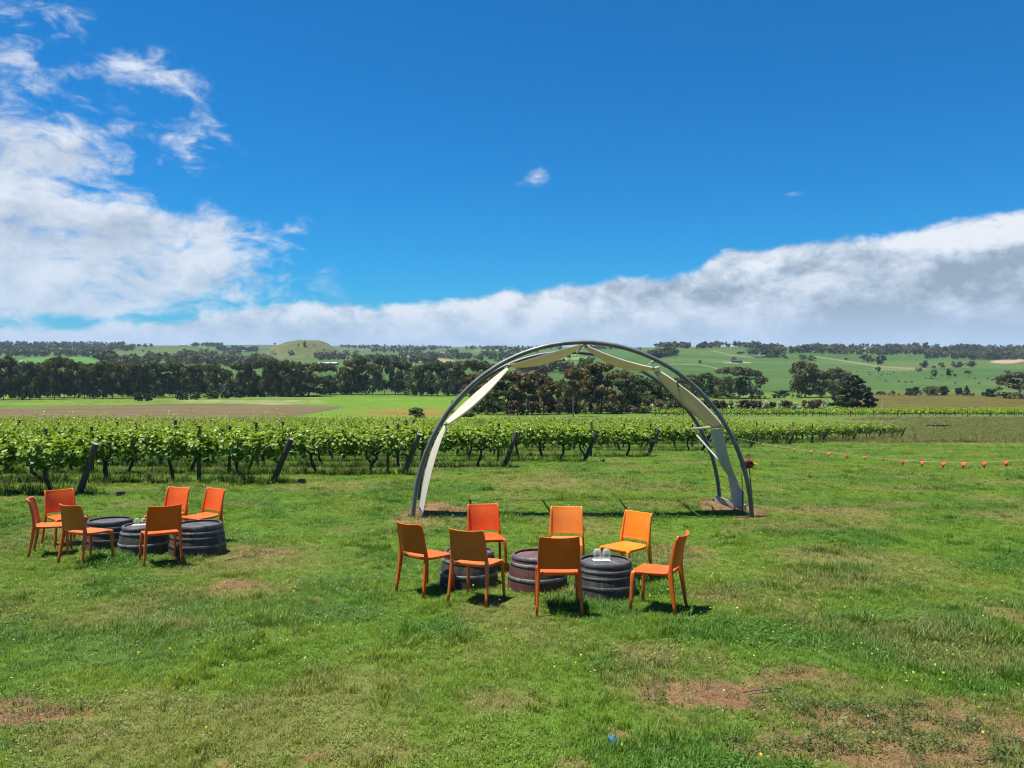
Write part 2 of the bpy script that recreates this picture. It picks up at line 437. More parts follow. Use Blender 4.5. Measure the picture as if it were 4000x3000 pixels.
M['head_red'] = simple('stained_barrel_head', (0.16, 0.085, 0.075), (0.11, 0.06, 0.055), 10, 0.6, bump=0.3, stretch=(1, 0.12, 1))
M['hoop'] = simple('galvanised_hoop', (0.26, 0.265, 0.27), (0.11, 0.105, 0.10), 9, 0.5, metal=0.35, bump=0.25, bscale=30)
M['hoop_dark'] = simple('blackened_hoop', (0.13, 0.132, 0.135), (0.055, 0.052, 0.050), 9, 0.5, metal=0.3, bump=0.25, bscale=30)
M['rivet'] = simple('rivet_iron', (0.03, 0.03, 0.03), None, 9, 0.6, metal=0.4)
M['post'] = simple('weathered_post', (0.050, 0.043, 0.035), (0.10, 0.088, 0.072), 10, 0.9, bump=0.6, stretch=(1, 1, 0.1))
M['post_top'] = simple('sawn_post_top', (0.30, 0.28, 0.26), (0.22, 0.2, 0.18), 12, 0.9)
M['vine_bark'] = simple('vine_bark', (0.030, 0.022, 0.016), (0.075, 0.058, 0.044), 14, 0.95, bump=0.9, bscale=30, stretch=(1, 1, 0.3))
M['arch_steel'] = simple('galvanised_arch_tube', (0.092, 0.100, 0.108), (0.14, 0.145, 0.14), 3, 0.5, metal=0.3, bump=0.1)
M['bar_steel'] = simple('pale_steel_bar', (0.42, 0.42, 0.40), (0.33, 0.32, 0.29), 6, 0.5, metal=0.25)
M['bar_dark'] = simple('dark_olive_bar', (0.08, 0.075, 0.045), (0.12, 0.11, 0.07), 6, 0.6)
M['board'] = simple('grey_weathered_board', (0.30, 0.27, 0.23), (0.21, 0.19, 0.16), 6, 0.85, bump=0.4, stretch=(0.1, 1, 1))
M['rust'] = simple('rusty_iron', (0.085, 0.022, 0.014), (0.15, 0.045, 0.022), 18, 0.75, bump=0.5, bscale=40)
M['rust_dark'] = simple('dark_iron', (0.022, 0.017, 0.015), (0.04, 0.026, 0.02), 18, 0.6)
M['beak'] = simple('yellow_paint', (0.75, 0.48, 0.015), (0.62, 0.36, 0.01), 20, 0.5)
M['flag'] = simple('red_orange_bunting', (0.82, 0.115, 0.035), (0.70, 0.08, 0.025), 30, 0.6)
M['cord'] = simple('pale_cord', (0.55, 0.55, 0.5), None, 5, 0.8)
M['wire'] = simple('trellis_wire_steel', (0.32, 0.32, 0.31), None, 5, 0.5, metal=0.5)
M['card'] = simple('cream_card', (0.55, 0.50, 0.38), (0.46, 0.41, 0.31), 30, 0.7)
M['white_paint'] = simple('white_paint', (0.75, 0.75, 0.73), None, 5, 0.5)
M['stick'] = simple('dry_stick', (0.075, 0.05, 0.034), (0.13, 0.09, 0.06), 30, 0.9)
M['cow'] = simple('black_cow_hide', (0.012, 0.011, 0.011), (0.022, 0.02, 0.02), 3, 0.7)
M['shed_dark'] = simple('dark_metal_shed', (0.030, 0.033, 0.045), (0.045, 0.05, 0.06), 1, 0.5)
M['roof_pale'] = simple('pale_iron_roof', (0.42, 0.43, 0.44), (0.36, 0.37, 0.38), 1, 0.45)
M['roof_grey'] = simple('grey_iron_roof', (0.13, 0.14, 0.16), (0.10, 0.11, 0.13), 1, 0.5)
M['wall_cream'] = simple('cream_wall', (0.45, 0.40, 0.32), (0.38, 0.34, 0.27), 1, 0.8)
M['wall_brick'] = simple('brown_brick_wall', (0.16, 0.085, 0.06), (0.12, 0.07, 0.05), 1, 0.85)
M['pane'] = simple('dark_window_pane', (0.02, 0.025, 0.03), None, 1, 0.1)
M['bark'] = simple('gum_bark', (0.11, 0.09, 0.072), (0.20, 0.175, 0.15), 2.5, 0.9, bump=0.4)
M['bark_dark'] = simple('dark_bark', (0.035, 0.027, 0.021), (0.06, 0.048, 0.04), 2.5, 0.9, bump=0.4)
M['dead_wood'] = simple('dead_grey_wood', (0.28, 0.25, 0.22), (0.20, 0.175, 0.155), 2.5, 0.9)
M['leaf'] = leaf_mat('tree_leaves', 0.36, 0.55, 0.25)
M['vine_leaf'] = leaf_mat('vine_leaves', 0.38, 0.45, 0.35)
M['grass'] = leaf_mat('grass_blades', 0.40, 0.5, 0.3, 'INST')
M['petal'] = leaf_mat('petals', 0.2, 0.6, 0.2)

def glass_mat():
    m, g, p, out = new_mat('clear_glass')
    set_p(g, p, Base_Color=(0.9, 0.92, 0.95), Roughness=0.04); p.inputs['Specular IOR Level'].default_value = 1.0
    tr = g.node('ShaderNodeBsdfTransparent'); tr.inputs[0].default_value = (0.97, 0.98, 0.98, 1)
    lw = g.node('ShaderNodeLayerWeight'); lw.inputs[0].default_value = 0.35
    ms = g.node('ShaderNodeMixShader'); g.l.new(g.m('ADD', 0.05, g.m('MULTIPLY', lw.outputs['Facing'], 0.32)), ms.inputs[0])
    g.l.new(tr.outputs[0], ms.inputs[1]); g.l.new(p.outputs[0], ms.inputs[2]); g.l.new(ms.outputs[0], out.inputs[0])
    return m
M['glass'] = glass_mat()
def fabric_mat():
    m, g, p, out = new_mat('cream_canvas')
    tc = g.node('ShaderNodeTexCoord'); v = tc.outputs['Object']
    n = g.noise(v, 4, 5); s = g.sstep(g.noise(v, 9, 5, 0.7), 0.55, 0.75)
    c = g.mix(n, (0.68, 0.64, 0.56), (0.59, 0.54, 0.45)); c = g.mix(g.m('MULTIPLY', s, 0.3), c, (0.40, 0.34, 0.23))
    set_p(g, p, Base_Color=c, Roughness=0.85); p.inputs['Specular IOR Level'].default_value = 0.15
    t = g.node('ShaderNodeBsdfTranslucent'); g.l.new(g.mix(1.0, c, (1.0, 0.93, 0.80), 'MULTIPLY'), t.inputs[0])
    ms = g.node('ShaderNodeMixShader'); ms.inputs[0].default_value = 0.32
    g.l.new(p.outputs[0], ms.inputs[1]); g.l.new(t.outputs[0], ms.inputs[2]); g.l.new(ms.outputs[0], out.inputs[0])
    b = g.node('ShaderNodeBump'); b.inputs['Strength'].default_value = 0.3; b.inputs['Distance'].default_value = 0.004
    g.l.new(g.noise(v, 200, 2), b.inputs['Height']); g.l.new(b.outputs[0], p.inputs['Normal'])
    return m
M['canvas'] = fabric_mat()

def ground_mat():
    m, g, p, out = new_mat('turf_and_pasture')
    a = g.node('ShaderNodeAttribute', attribute_name='tint'); c = a.outputs['Color']
    tc = g.node('ShaderNodeTexCoord'); v = tc.outputs['Object']
    cd = g.vm('LENGTH', v)
    n1 = g.noise(v, 38, 6, 0.7); n2 = g.noise(v, 5, 5, 0.62); n3 = g.noise(v, 0.09, 6, 0.65); n4 = g.noise(v, 0.9, 5, 0.65)
    near = g.sstep(cd, 90, 25); far = g.sstep(cd, 60, 200)
    f = g.m('ADD', g.m('MULTIPLY', g.m('SUBTRACT', n1, 0.5), g.m('MULTIPLY', near, 1.5)), g.m('MULTIPLY', g.m('SUBTRACT', n2, 0.5), 0.55))
    f = g.m('ADD', f, g.m('MULTIPLY', g.m('SUBTRACT', n4, 0.5), 0.55))
    f = g.m('ADD', f, g.m('MULTIPLY', g.m('SUBTRACT', n3, 0.5), g.m('MULTIPLY', far, 0.9)))
    sc = g.m('ADD', 1.0, f)
    set_p(g, p, Base_Color=g.vm('SCALE', c, scale=sc), Roughness=0.95); p.inputs['Specular IOR Level'].default_value = 0.1
    b = g.node('ShaderNodeBump'); b.inputs['Strength'].default_value = 0.8; b.inputs['Distance'].default_value = 0.03
    g.l.new(g.m('MULTIPLY', n1, near), b.inputs['Height']); g.l.new(b.outputs[0], p.inputs['Normal'])
    return m
M['ground'] = ground_mat()
def plough_mat():
    m, g, p, out = new_mat('ploughed_soil')
    tc = g.node('ShaderNodeTexCoord'); v = tc.outputs['Object']
    sp = g.node('ShaderNodeSeparateXYZ'); g.l.new(v, sp.inputs[0])
    n = g.noise(v, 0.10, 6, 0.7); n2 = g.noise(v, 1.2, 5, 0.7)
    st = g.noise(g.vm('MULTIPLY', g.vm('ADD', v, g.vm('SCALE', (0, 1, 0), scale=g.m('MULTIPLY', sp.outputs[0], -0.42))), (0.004, 0.16, 0)), 1.0, 6, 0.75)
    c = g.mix(g.sstep(st, 0.38, 0.62), (0.100, 0.060, 0.033), (0.130, 0.108, 0.046))
    c = g.mix(g.sstep(n, 0.5, 0.75), c, (0.13, 0.13, 0.048))
    c = g.vm('SCALE', c, scale=g.m('ADD', 0.75, g.m('MULTIPLY', n2, 0.5)))
    set_p(g, p, Base_Color=c, Roughness=0.95); p.inputs['Specular IOR Level'].default_value = 0.1
    return m
M['plough'] = plough_mat()

# ------------------------------------------------------------------ ground: one sheet to the horizon, coloured by what grows there
def ell(px, row, rpx, rrow):
    """an ellipse on the lawn from its place in the photograph"""
    c = hit(px, row); f = hit(px, row - rrow); n = hit(px, row + rrow)
    return (c.x, c.y, rpx * c.y / F, max(0.03, (f.y - n.y) / 2))
DIRT = [e + (w,) for e, w in [(ell(2790, 2720, 260, 58), 1), (ell(3080, 2645, 200, 42), .8), (ell(2700, 2690, 190, 45), .9), (ell(90, 2800, 260, 60), 1), (ell(20, 2760, 170, 50), .9), (ell(945, 2288, 115, 22), .85), (ell(990, 2160, 130, 26), .8), (ell(1235, 2342, 40, 10), .8),
        (ell(1665, 1995, 115, 40), 1), (ell(1770, 1998, 130, 32), .9), (ell(2860, 1985, 135, 30), 1), (ell(2930, 2012, 95, 20), 1), (ell(2780, 1962, 60, 12), .9), (ell(2640, 2142, 130, 20), .65), (ell(2330, 1962, 35, 6), .8),
        (ell(1230, 2960, 55, 22), .7), (ell(2430, 2880, 60, 24), .7), (ell(2250, 2985, 120, 25), .65), (ell(870, 2985, 60, 20), .6), (ell(1150, 2480, 40, 8), .5), (ell(2680, 2420, 40, 8), .4),
        (ell(3080, 2905, 300, 60), .75), (ell(3500, 2940, 400, 70), .78), (ell(3800, 2830, 300, 95), .72), (ell(3350, 2800, 320, 70), .75), (ell(3960, 2730, 80, 35), .55)]]
DRY = [ell(3500, 2850, 650, 190), ell(3960, 2410, 130, 40), ell(2170, 1885, 160, 26), ell(2060, 1895, 140, 14), ell(3300, 2180, 330, 40), ell(1010, 2180, 240, 60), ell(960, 2300, 260, 50),
       ell(2640, 2170, 170, 50), ell(330, 2880, 300, 60), ell(1950, 2740, 180, 60), ell(2560, 2560, 170, 50), ell(2750, 2330, 110, 30), ell(2250, 2325, 160, 14), ell(3250, 2000, 260, 30), ell(1640, 2030, 110, 30), ell(3660, 1720, 300, 25),
       ell(700, 2440, 160, 30), ell(1500, 2960, 220, 60)]
def emask(x, y, es, soft0=0.70, soft1=1.2, namp=0.55, nsc=3.0, seed=3):
    n = (fbm(x * nsc, y * nsc, seed, 5) - 0.5) * 2
    m = np.zeros(x.shape)
    for e in es:
        r = np.sqrt(((x - e[0]) / e[2]) ** 2 + ((y - e[1]) / e[3]) ** 2)
        m = np.maximum(m, (1 - sst(r + n * namp, soft0, soft1)) * (e[4] if len(e) > 4 else 1))
    return m
def dirt_at(x, y):
    m = emask(x, y, DIRT, 0.45, 1.15, 0.75, 3.4, 3)
    return np.clip(m + (fbm(x * 14, y * 14, 9, 3) - 0.5) * 1.1 * (m > 0.02) * (1 - m), 0, 1)
def dry_at(x, y):
    b = emask(x, y, DRY, 0.35, 1.35, 0.6, 2.0, 40) * 0.85
    n = sst(fbm(x / 1.3, y / 1.3, 31, 4), 0.47, 0.71) * 0.58
    return np.clip(np.maximum(b, n), 0, 1)
def lerp3(a, b, t): return a + (np.asarray(b) - a) * t[..., None]

def ground_colour(x, y, z):
    yy = np.maximum(y, 2.0); px = CX + F * x / yy; row = HR - F * (z - EYE) / yy
    c = np.zeros(x.shape + (3,)); c[:] = (0.082, 0.148, 0.016)
    n = fbm(x / 2.6, y / 2.6, 50, 4)
    c = lerp3(c, (0.062, 0.112, 0.016), sst(n, 0.45, 0.7))
    c = lerp3(c, (0.175, 0.140, 0.050), dry_at(x, y) * 0.85)
    c = lerp3(c, (0.225, 0.128, 0.060), dirt_at(x, y) * (1 - sst(y, 30, 45)))
    nn = (fbm(x / 9, y / 9, 60, 4) - 0.5)
    jr = nn * 9                                                     # ragged borders, in rows
    # rough tawny ground right of the vines
    t = sst(px, 3150, 3500) * sst(y, 56, 72) * (1 - sst(y, 420, 436))
    c = lerp3(c, (0.100, 0.108, 0.030), t * (0.75 + nn))
    t = sst(px, 3250, 3350) * sst(row + jr * 0.4, 1598, 1592) * (1 - sst(row + jr, 1541, 1536)) * sst(y, 150, 180)
    c = lerp3(c, (0.082, 0.064, 0.012), t * (0.85 + 0.9 * nn))
    # meadow beyond the vines, left and centre
    c = lerp3(c, (0.080, 0.130, 0.020), sst(y, 105, 130) * (1 - sst(px, 2700, 3000)))
    t = sst(px + jr * 4, 1180, 1240) * (1 - sst(px, 1850, 2000)) * sst(y, 105, 130) * (1 - sst(y, 380, 420))
    c = lerp3(c, (0.092, 0.170, 0.012), t)
    lines = sst(np.abs(((x * 0.35 + y) / 14) % 1 - 0.5), 0.46, 0.49) * sst(fbm(x / 25, y / 25, 91, 3), 0.45, 0.55)
    c = lerp3(c, (0.19, 0.22, 0.075), t * lines * 0.8)
    t2 = t * np.exp(-(((px - 1600) / 190) ** 2 + ((row + jr - 1612) / 14) ** 2))
    c = lerp3(c, (0.20, 0.105, 0.030), np.clip(t2 * 1.0, 0, 0.8))
    t = (1 - sst(px, 1150, 1350)) * sst(row + jr * 0.3, 1586, 1580) * (1 - sst(row, 1545, 1540)) * sst(y, 200, 260)
    st = fbm(x / 60, y / 3.2, 70, 4)
    c = lerp3(c, (0.135, 0.185, 0.020), t * sst(st, 0.35, 0.6))
    c = lerp3(c, (0.045, 0.105, 0.015), t * sst(st, 0.58, 0.7))
    t3 = sst(px, 640, 760) * (1 - sst(px, 1220, 1300)) * sst(row + jr * 0.5, 1579, 1574) * (1 - sst(row + jr, 1556, 1550))
    c = lerp3(c, (0.20, 0.225, 0.095), t3 * sst(st, 0.42, 0.62) * 0.9)
    c = lerp3(c, (0.26, 0.22, 0.11), np.clip(np.exp(-(((px - 1060) / 75) ** 2 + ((row - 1578) / 3.0) ** 2)) * 1.2, 0, 1) * sst(y, 150, 200))
    # pasture on the hills
    far = sst(y, 430, 470)
    pad = _hash(np.floor(x / 210 + 0.25 * np.sin(y / 240)), np.floor(y / 260 + 0.3 * np.sin(x / 310)), 77)
    hc = np.zeros_like(c); hc[:] = (0.048, 0.096, 0.018)
    hc = lerp3(hc, (0.070, 0.104, 0.022), sst(pad, 0.55, 0.62) * 0.7)
    hc = lerp3(hc, (0.038, 0.084, 0.014), sst(pad, 0.30, 0.24) * 0.7)
    sl = fbm(x / 120, y / 40, 81, 4)
    hc = lerp3(hc, (0.092, 0.112, 0.038), sst(sl, 0.52, 0.75) * 0.6)
    hx, hy = (1205 - CX) / F * 1520, 1520.0
    r = np.sqrt(((x - hx) / 100) ** 2 + ((y - hy) / 115) ** 2) + nn * 0.3
    hc = lerp3(hc, (0.112, 0.112, 0.044), (1 - sst(r, 0.75, 1.0)) * np.clip(0.8 + 2.2 * nn, 0, 1))
    hc = lerp3(hc, (0.045, 0.050, 0.022), (1 - sst(r, 0.75, 1.0)) * sst(fbm(x / 20, y / 20, 86, 4), 0.52, 0.66) * 0.75)
    hc = lerp3(hc, (0.20, 0.17, 0.11), (1 - sst(r, 0.8, 1.0)) * sst(px, 1320, 1350))
    for (qx, qr, rx, ry, cc) in [(3925, 1413, 58, 7, (0.30, 0.21, 0.13)), (3980, 1408, 26, 6, (0.30, 0.21, 0.13)), (1660, 1379, 110, 4, (0.26, 0.205, 0.10)), (1700, 1409, 75, 9, (0.24, 0.18, 0.085)),
                                 (1560, 1392, 60, 3, (0.23, 0.18, 0.09)), (2880, 1416, 60, 3, (0.24, 0.19, 0.11)), (30, 1428, 50, 6, (0.22, 0.19, 0.10)), (2200, 1385, 80, 5, (0.12, 0.19, 0.035)), (1950, 1370, 120, 4, (0.11, 0.18, 0.04)),
                                 (3520, 1440, 120, 9, (0.115, 0.12, 0.045)), (2250, 1400, 60, 6, (0.11, 0.20, 0.03)), (230, 1410, 170, 18, (0.062, 0.165, 0.026))]:
        e = ((px - qx) / rx) ** 2 + ((row + jr * 0.15 - qr) / ry) ** 2
        hc = lerp3(hc, cc, 1 - sst(e, 0.7, 1.15))
    def track(pl, w):
        d = np.full(x.shape, 1e9)
        for (ax, ay), (bx, by) in zip(pl[:-1], pl[1:]):
            ex, ey = bx - ax, (by - ay) * 5
            t_ = np.clip(((px - ax) * ex + (row - ay) * 5 * ey) / (ex * ex + ey * ey), 0, 1)
            d = np.minimum(d, np.hypot(px - ax - t_ * ex, (row - ay) * 5 - t_ * ey))
        return 1 - sst(d, w * 0.5, w)
    for pl, w in [([(2600, 1422), (2730, 1423), (2790, 1436), (2830, 1452)], 9), ([(2790, 1371), (2860, 1388), (2950, 1397)], 9), ([(3180, 1392), (3300, 1410), (3420, 1430), (3560, 1440)], 14),
                  ([(2200, 1400), (2225, 1410), (2260, 1418)], 9), ([(780, 1352), (830, 1366)], 8), ([(0, 1545), (300, 1541)], 0.1)]:
        hc = lerp3(hc, (0.17, 0.18, 0.075), track(pl, w) * 0.7)
    hc = lerp3(hc, (0.075, 0.10, 0.04), sst(y, 1700, 2600) * 0.5)
    c = c * (1 - far)[..., None] + hc * far[..., None]
    return np.clip(c, 0.003, 0.6)

def build_ground():
    th = np.concatenate([np.radians(np.linspace(-180, -42, 40, endpoint=False)), np.radians(np.linspace(-42, 42, 640)), np.radians(np.linspace(42, 180, 40, endpoint=False)[1:])])
    rr = np.concatenate([[0.01, 0.6, 1.5, 2.5], np.exp(np.linspace(math.log(3.4), math.log(8600), 760))])
    T, R = np.meshgrid(th, rr)
    x = R * np.sin(T); y = R * np.cos(T); z = gz(x, y)
    c = ground_colour(x, y, z)
    nr, nt = T.shape
    idx = np.arange(nr * nt).reshape(nr, nt)
    a = idx[:-1, :]; b = np.roll(idx, -1, 1)[:-1, :]; d = idx[1:, :]; e = np.roll(idx, -1, 1)[1:, :]
    q = np.stack([a, b, e, d], -1).reshape(-1, 4)[:, ::-1]
    V = np.stack([x, y, z], -1).reshape(-1, 3); C = c.reshape(-1, 3)
    me = np_mesh('ground', V, q.copy(), M['ground'], True, C)
    o = obj('ground', me); tag(o, kind='structure')
    return o
build_ground()

def build_plough():
    far = [(-150, 1602), (0, 1597), (250, 1589), (500, 1582), (640, 1578), (900, 1578), (1100, 1581), (1250, 1584), (1350, 1588)]
    near_r = [(1350, 1588), (1290, 1602), (1200, 1616), (1080, 1634), (1000, 1650)]
    FP = [hit(*p, ymin=120) for p in far]; NP = [hit(*p, ymin=100) for p in near_r]
    UP = FP + NP[1:]                                            # far edge, then the slanting right edge
    n, m = 300, 150
    xs = np.linspace(UP[0].x, UP[-1].x, n); x1 = xs[-1] + 3
    fy = np.interp(xs, [p.x for p in UP], [p.y for p in UP]); lo = np.full(n, 122.0); fy = np.maximum(fy, lo + 2)
    s = np.linspace(0, 1, m)
    X = np.repeat(xs[:, None], m, 1); Y = lo[:, None] + (fy - lo)[:, None] * s[None]
    fr = np.sin((Y - 0.42 * X) * 2 * math.pi / 3.0)
    em = np.minimum(s[None], 1 - s[None]) * (fy - lo)[:, None]; em = np.minimum(em, (x1 - X) * 0.5 + 0.02)
    Z = gz(X, Y) + 0.02 + (0.05 + 0.04 * fr + 0.03 * (fbm(X, Y, 5, 2) - 0.5)) * sst(em, 0.0, 4.0)
    idx = np.arange(n * m).reshape(n, m)
    q = np.stack([idx[:-1, :-1], idx[1:, :-1], idx[1:, 1:], idx[:-1, 1:]], -1).reshape(-1, 4)
    o = obj('ploughed_field', np_mesh('ploughed_field', np.stack([X, Y, Z], -1).reshape(-1, 3), q, M['plough'], True))
    tag(o, kind='structure')
build_plough()

# ------------------------------------------------------------------ scattering of uncountable things by geometry nodes
def scatter(name, label, cat, pts, rots, scl, idx, col, variants):
    n = len(pts)
    me = bpy.data.meshes.new(name); me.vertices.add(n); me.vertices.foreach_set('co', np.asarray(pts, np.float32).ravel())
    for nm, typ, dat, key in (('rot', 'FLOAT_VECTOR', rots, 'vector'), ('scl', 'FLOAT_VECTOR', scl, 'vector')):
        a = me.attributes.new(nm, typ, 'POINT'); a.data.foreach_set(key, np.asarray(dat, np.float32).ravel())
    a = me.attributes.new('pick', 'INT', 'POINT'); a.data.foreach_set('value', np.asarray(idx, np.int32))
    a = me.attributes.new('tint', 'FLOAT_COLOR', 'POINT'); c4 = np.ones((n, 4), np.float32); c4[:, :3] = col; a.data.foreach_set('color', c4.ravel())
    coll = bpy.data.collections.new(name + '_kinds')
    for i, vm_ in enumerate(variants):
        coll.objects.link(bpy.data.objects.new('%s_kind_%02d' % (name, i), vm_))
    nt = bpy.data.node_groups.new(name, 'GeometryNodeTree')
    nt.interface.new_socket('Geometry', in_out='INPUT', socket_type='NodeSocketGeometry')
    nt.interface.new_socket('Geometry', in_out='OUTPUT', socket_type='NodeSocketGeometry')
    N = nt.nodes; L = nt.links
    gi = N.new('NodeGroupInput'); go = N.new('NodeGroupOutput')
    ci = N.new('GeometryNodeCollectionInfo'); ci.inputs['Collection'].default_value = coll
    ci.inputs['Separate Children'].default_value = True; ci.inputs['Reset Children'].default_value = True
    ip = N.new('GeometryNodeInstanceOnPoints'); ip.inputs['Pick Instance'].default_value = True
    def attr(nm, t):
        a_ = N.new('GeometryNodeInputNamedAttribute'); a_.data_type = t; a_.inputs['Name'].default_value = nm; return a_.outputs[0]
    e2r = N.new('FunctionNodeEulerToRotation')
    L.new(attr('rot', 'FLOAT_VECTOR'), e2r.inputs[0]); L.new(e2r.outputs[0], ip.inputs['Rotation'])
    L.new(attr('scl', 'FLOAT_VECTOR'), ip.inputs['Scale']); L.new(attr('pick', 'INT'), ip.inputs['Instance Index'])
    L.new(gi.outputs[0], ip.inputs['Points']); L.new(ci.outputs[0], ip.inputs['Instance']); L.new(ip.outputs[0], go.inputs[0])
    o = obj(name, me); md = o.modifiers.new('scatter', 'NODES'); md.node_group = nt
    return tag(o, label, cat, kind='stuff')

def tuft_mesh(name, seed, blades, r, h0, h1, w, lean, mat):
    R = np.random.default_rng(seed); V = []; Fc = []
    for b in range(blades):
        a = R.uniform(0, 2 * math.pi); d = r * math.sqrt(R.uniform()); bx, by = d * math.cos(a), d * math.sin(a)
        la = R.uniform(0, 2 * math.pi); ln = R.uniform(0.15, 1.0) * lean; h = R.uniform(h0, h1); ww = w * R.uniform(0.7, 1.2)
        dx, dy = math.cos(la), math.sin(la); sx, sy = -dy * ww / 2, dx * ww / 2
        k = len(V)
        for t, wf in ((0, 1.0), (0.5, 0.85)):
            ox = dx * ln * h * t * t; oy = dy * ln * h * t * t; z = h * t * (1 - 0.25 * ln * t) - 0.006
            V.append((bx + ox - sx * wf, by + oy - sy * wf, z)); V.append((bx + ox + sx * wf, by + oy + sy * wf, z))
        V.append((bx + dx * ln * h, by + dy * ln * h, h * (1 - 0.35 * ln)))
        Fc += [(k, k + 1, k + 3, k + 2), (k + 2, k + 3, k + 4)]
    return np_mesh(name, np.array(V), Fc, mat)
def clover_mesh(name, seed, n, r, s, mat):
    R = np.random.default_rng(seed); V = []; Fc = []
    for b in range(n):
        a = R.uniform(0, 6.283); d = r * math.sqrt(R.uniform()); c = Vector((d * math.cos(a), d * math.sin(a), R.uniform(0.01, 0.045)))
        nn = Vector((R.normal(0, 0.45), R.normal(0, 0.45), 1)).normalized(); t = nn.orthogonal().normalized(); t.rotate(Matrix.Rotation(R.uniform(0, 6.28), 3, nn)); u = nn.cross(t)
        k = len(V); l = s * R.uniform(0.7, 1.3)
        V += [tuple(c - t * l), tuple(c + u * l * 0.55), tuple(c + t * l), tuple(c - u * l * 0.55)]; Fc.append((k, k + 1, k + 2, k + 3))
    return np_mesh(name, np.array(V), Fc, mat)

def build_lawn():
    kinds = [tuft_mesh('tuft', 1, 15, 0.075, 0.030, 0.070, 0.0065, 1.1, M['grass']), tuft_mesh('tuft', 2, 15, 0.085, 0.025, 0.060, 0.006, 1.3, M['grass']),
             tuft_mesh('tuft', 3, 17, 0.060, 0.040, 0.090, 0.0065, 1.0, M['grass']), tuft_mesh('tuft', 4, 12, 0.09, 0.025, 0.055, 0.007, 1.5, M['grass']),
             clover_mesh('weed', 5, 30, 0.085, 0.009, M['grass']), clover_mesh('weed', 6, 22, 0.08, 0.012, M['grass']),
             tuft_mesh('straw', 7, 12, 0.09, 0.015, 0.045, 0.0045, 2.2, M['grass']), tuft_mesh('clump', 8, 26, 0.075, 0.07, 0.15, 0.008, 0.9, M['grass'])]
    P = []
    Ys = np.exp(np.linspace(math.log(4.1), math.log(62), 120))
    for y0, y1 in zip(Ys[:-1], Ys[1:]):
        ym = (y0 + y1) / 2; rho = 640 * min(1, (7 / ym) ** 1.55)
        n = int(rho * 1.5 * ym * (y1 - y0)); y = rng.uniform(y0, y1, n); P.append(np.stack([rng.uniform(-0.75, 0.75, n) * y, y], -1))
    P = np.vstack(P); x, y = P[:, 0], P[:, 1]
    dirt = dirt_at(x, y); dry = dry_at(x, y)
    keep = rng.uniform(size=len(x)) > dirt * 0.93
    br = sst(fbm(x * 1.7, y * 1.7, 12, 3), 0.62, 0.72) * 0.5
    keep &= rng.uniform(size=len(x)) > br * 0.6
    keep &= rng.uniform(size=len(x)) > sst(x / y, 0.36, 0.48) * sst(y, 53, 62)
    x, y, dirt, dry = x[keep], y[keep], dirt[keep], dry[keep]; n = len(x)
    z = gz(x, y)
    pn = fbm(x / 0.9, y / 0.9, 15, 3); wn = fbm(x / 0.6, y / 0.6, 16, 3)
    u = rng.uniform(size=n)
    idx = np.where(u < 0.3, 0, np.where(u < 0.55, 1, np.where(u < 0.78, 2, 3)))
    weed = (wn > 0.50) & (rng.uniform(size=n) < 0.38); idx = np.where(weed, np.where(u < 0.5, 4, 5), idx)
    straw = rng.uniform(size=n) < np.maximum(dirt * 0.8, dry * 0.45); idx = np.where(straw, 6, idx)
    cl = (fbm(x / 0.5, y / 0.5, 19, 3) > 0.69) & (rng.uniform(size=n) < 0.28) & ~straw; idx = np.where(cl, 7, idx)
    g0 = np.array([0.148, 0.245, 0.022]); 
    c = np.tile(g0, (n, 1)); t = rng.uniform(size=n)
    c = lerp3(c, (0.084, 0.190, 0.022), sst(pn, 0.45, 0.65) * 0.9)
    c = lerp3(c, (0.205, 0.275, 0.034), sst(fbm(x / 1.6, y / 1.6, 18, 3), 0.5, 0.68) * 0.8)
    c = lerp3(c, (0.108, 0.205, 0.040), sst(fbm(x / 1.1, y / 1.1, 28, 3), 0.55, 0.70) * 0.7)
    c = lerp3(c, (0.25, 0.21, 0.08), np.clip(dry * 0.75 * (0.4 + t), 0, 1))
    c = np.where((idx == 6)[:, None], np.array([0.33, 0.25, 0.125]) * (0.7 + 0.6 * t[:, None]), c)
    c = np.where(weed[:, None] & (idx != 6)[:, None], c * np.array([0.92, 0.95, 0.9]), c)
    c *= rng.uniform(0.76, 1.36, (n, 1))
    s = rng.uniform(0.65, 1.1, n) * (0.74 + 0.42 * sst(pn, 0.4, 0.7)); far = 1 + 1.1 * sst(y, 8, 45)
    scl = np.stack([s * far, s * far, s * (1 + 0.35 * sst(y, 8, 40))], -1)
    rot = np.stack([rng.normal(0, 0.10, n), rng.normal(0, 0.10, n), rng.uniform(0, 6.283, n)], -1)
    scatter('lawn_grass', 'mown green lawn with clover and dry straw in worn places', 'grass', np.stack([x, y, z], -1), rot, scl, idx, c, kinds)
build_lawn()

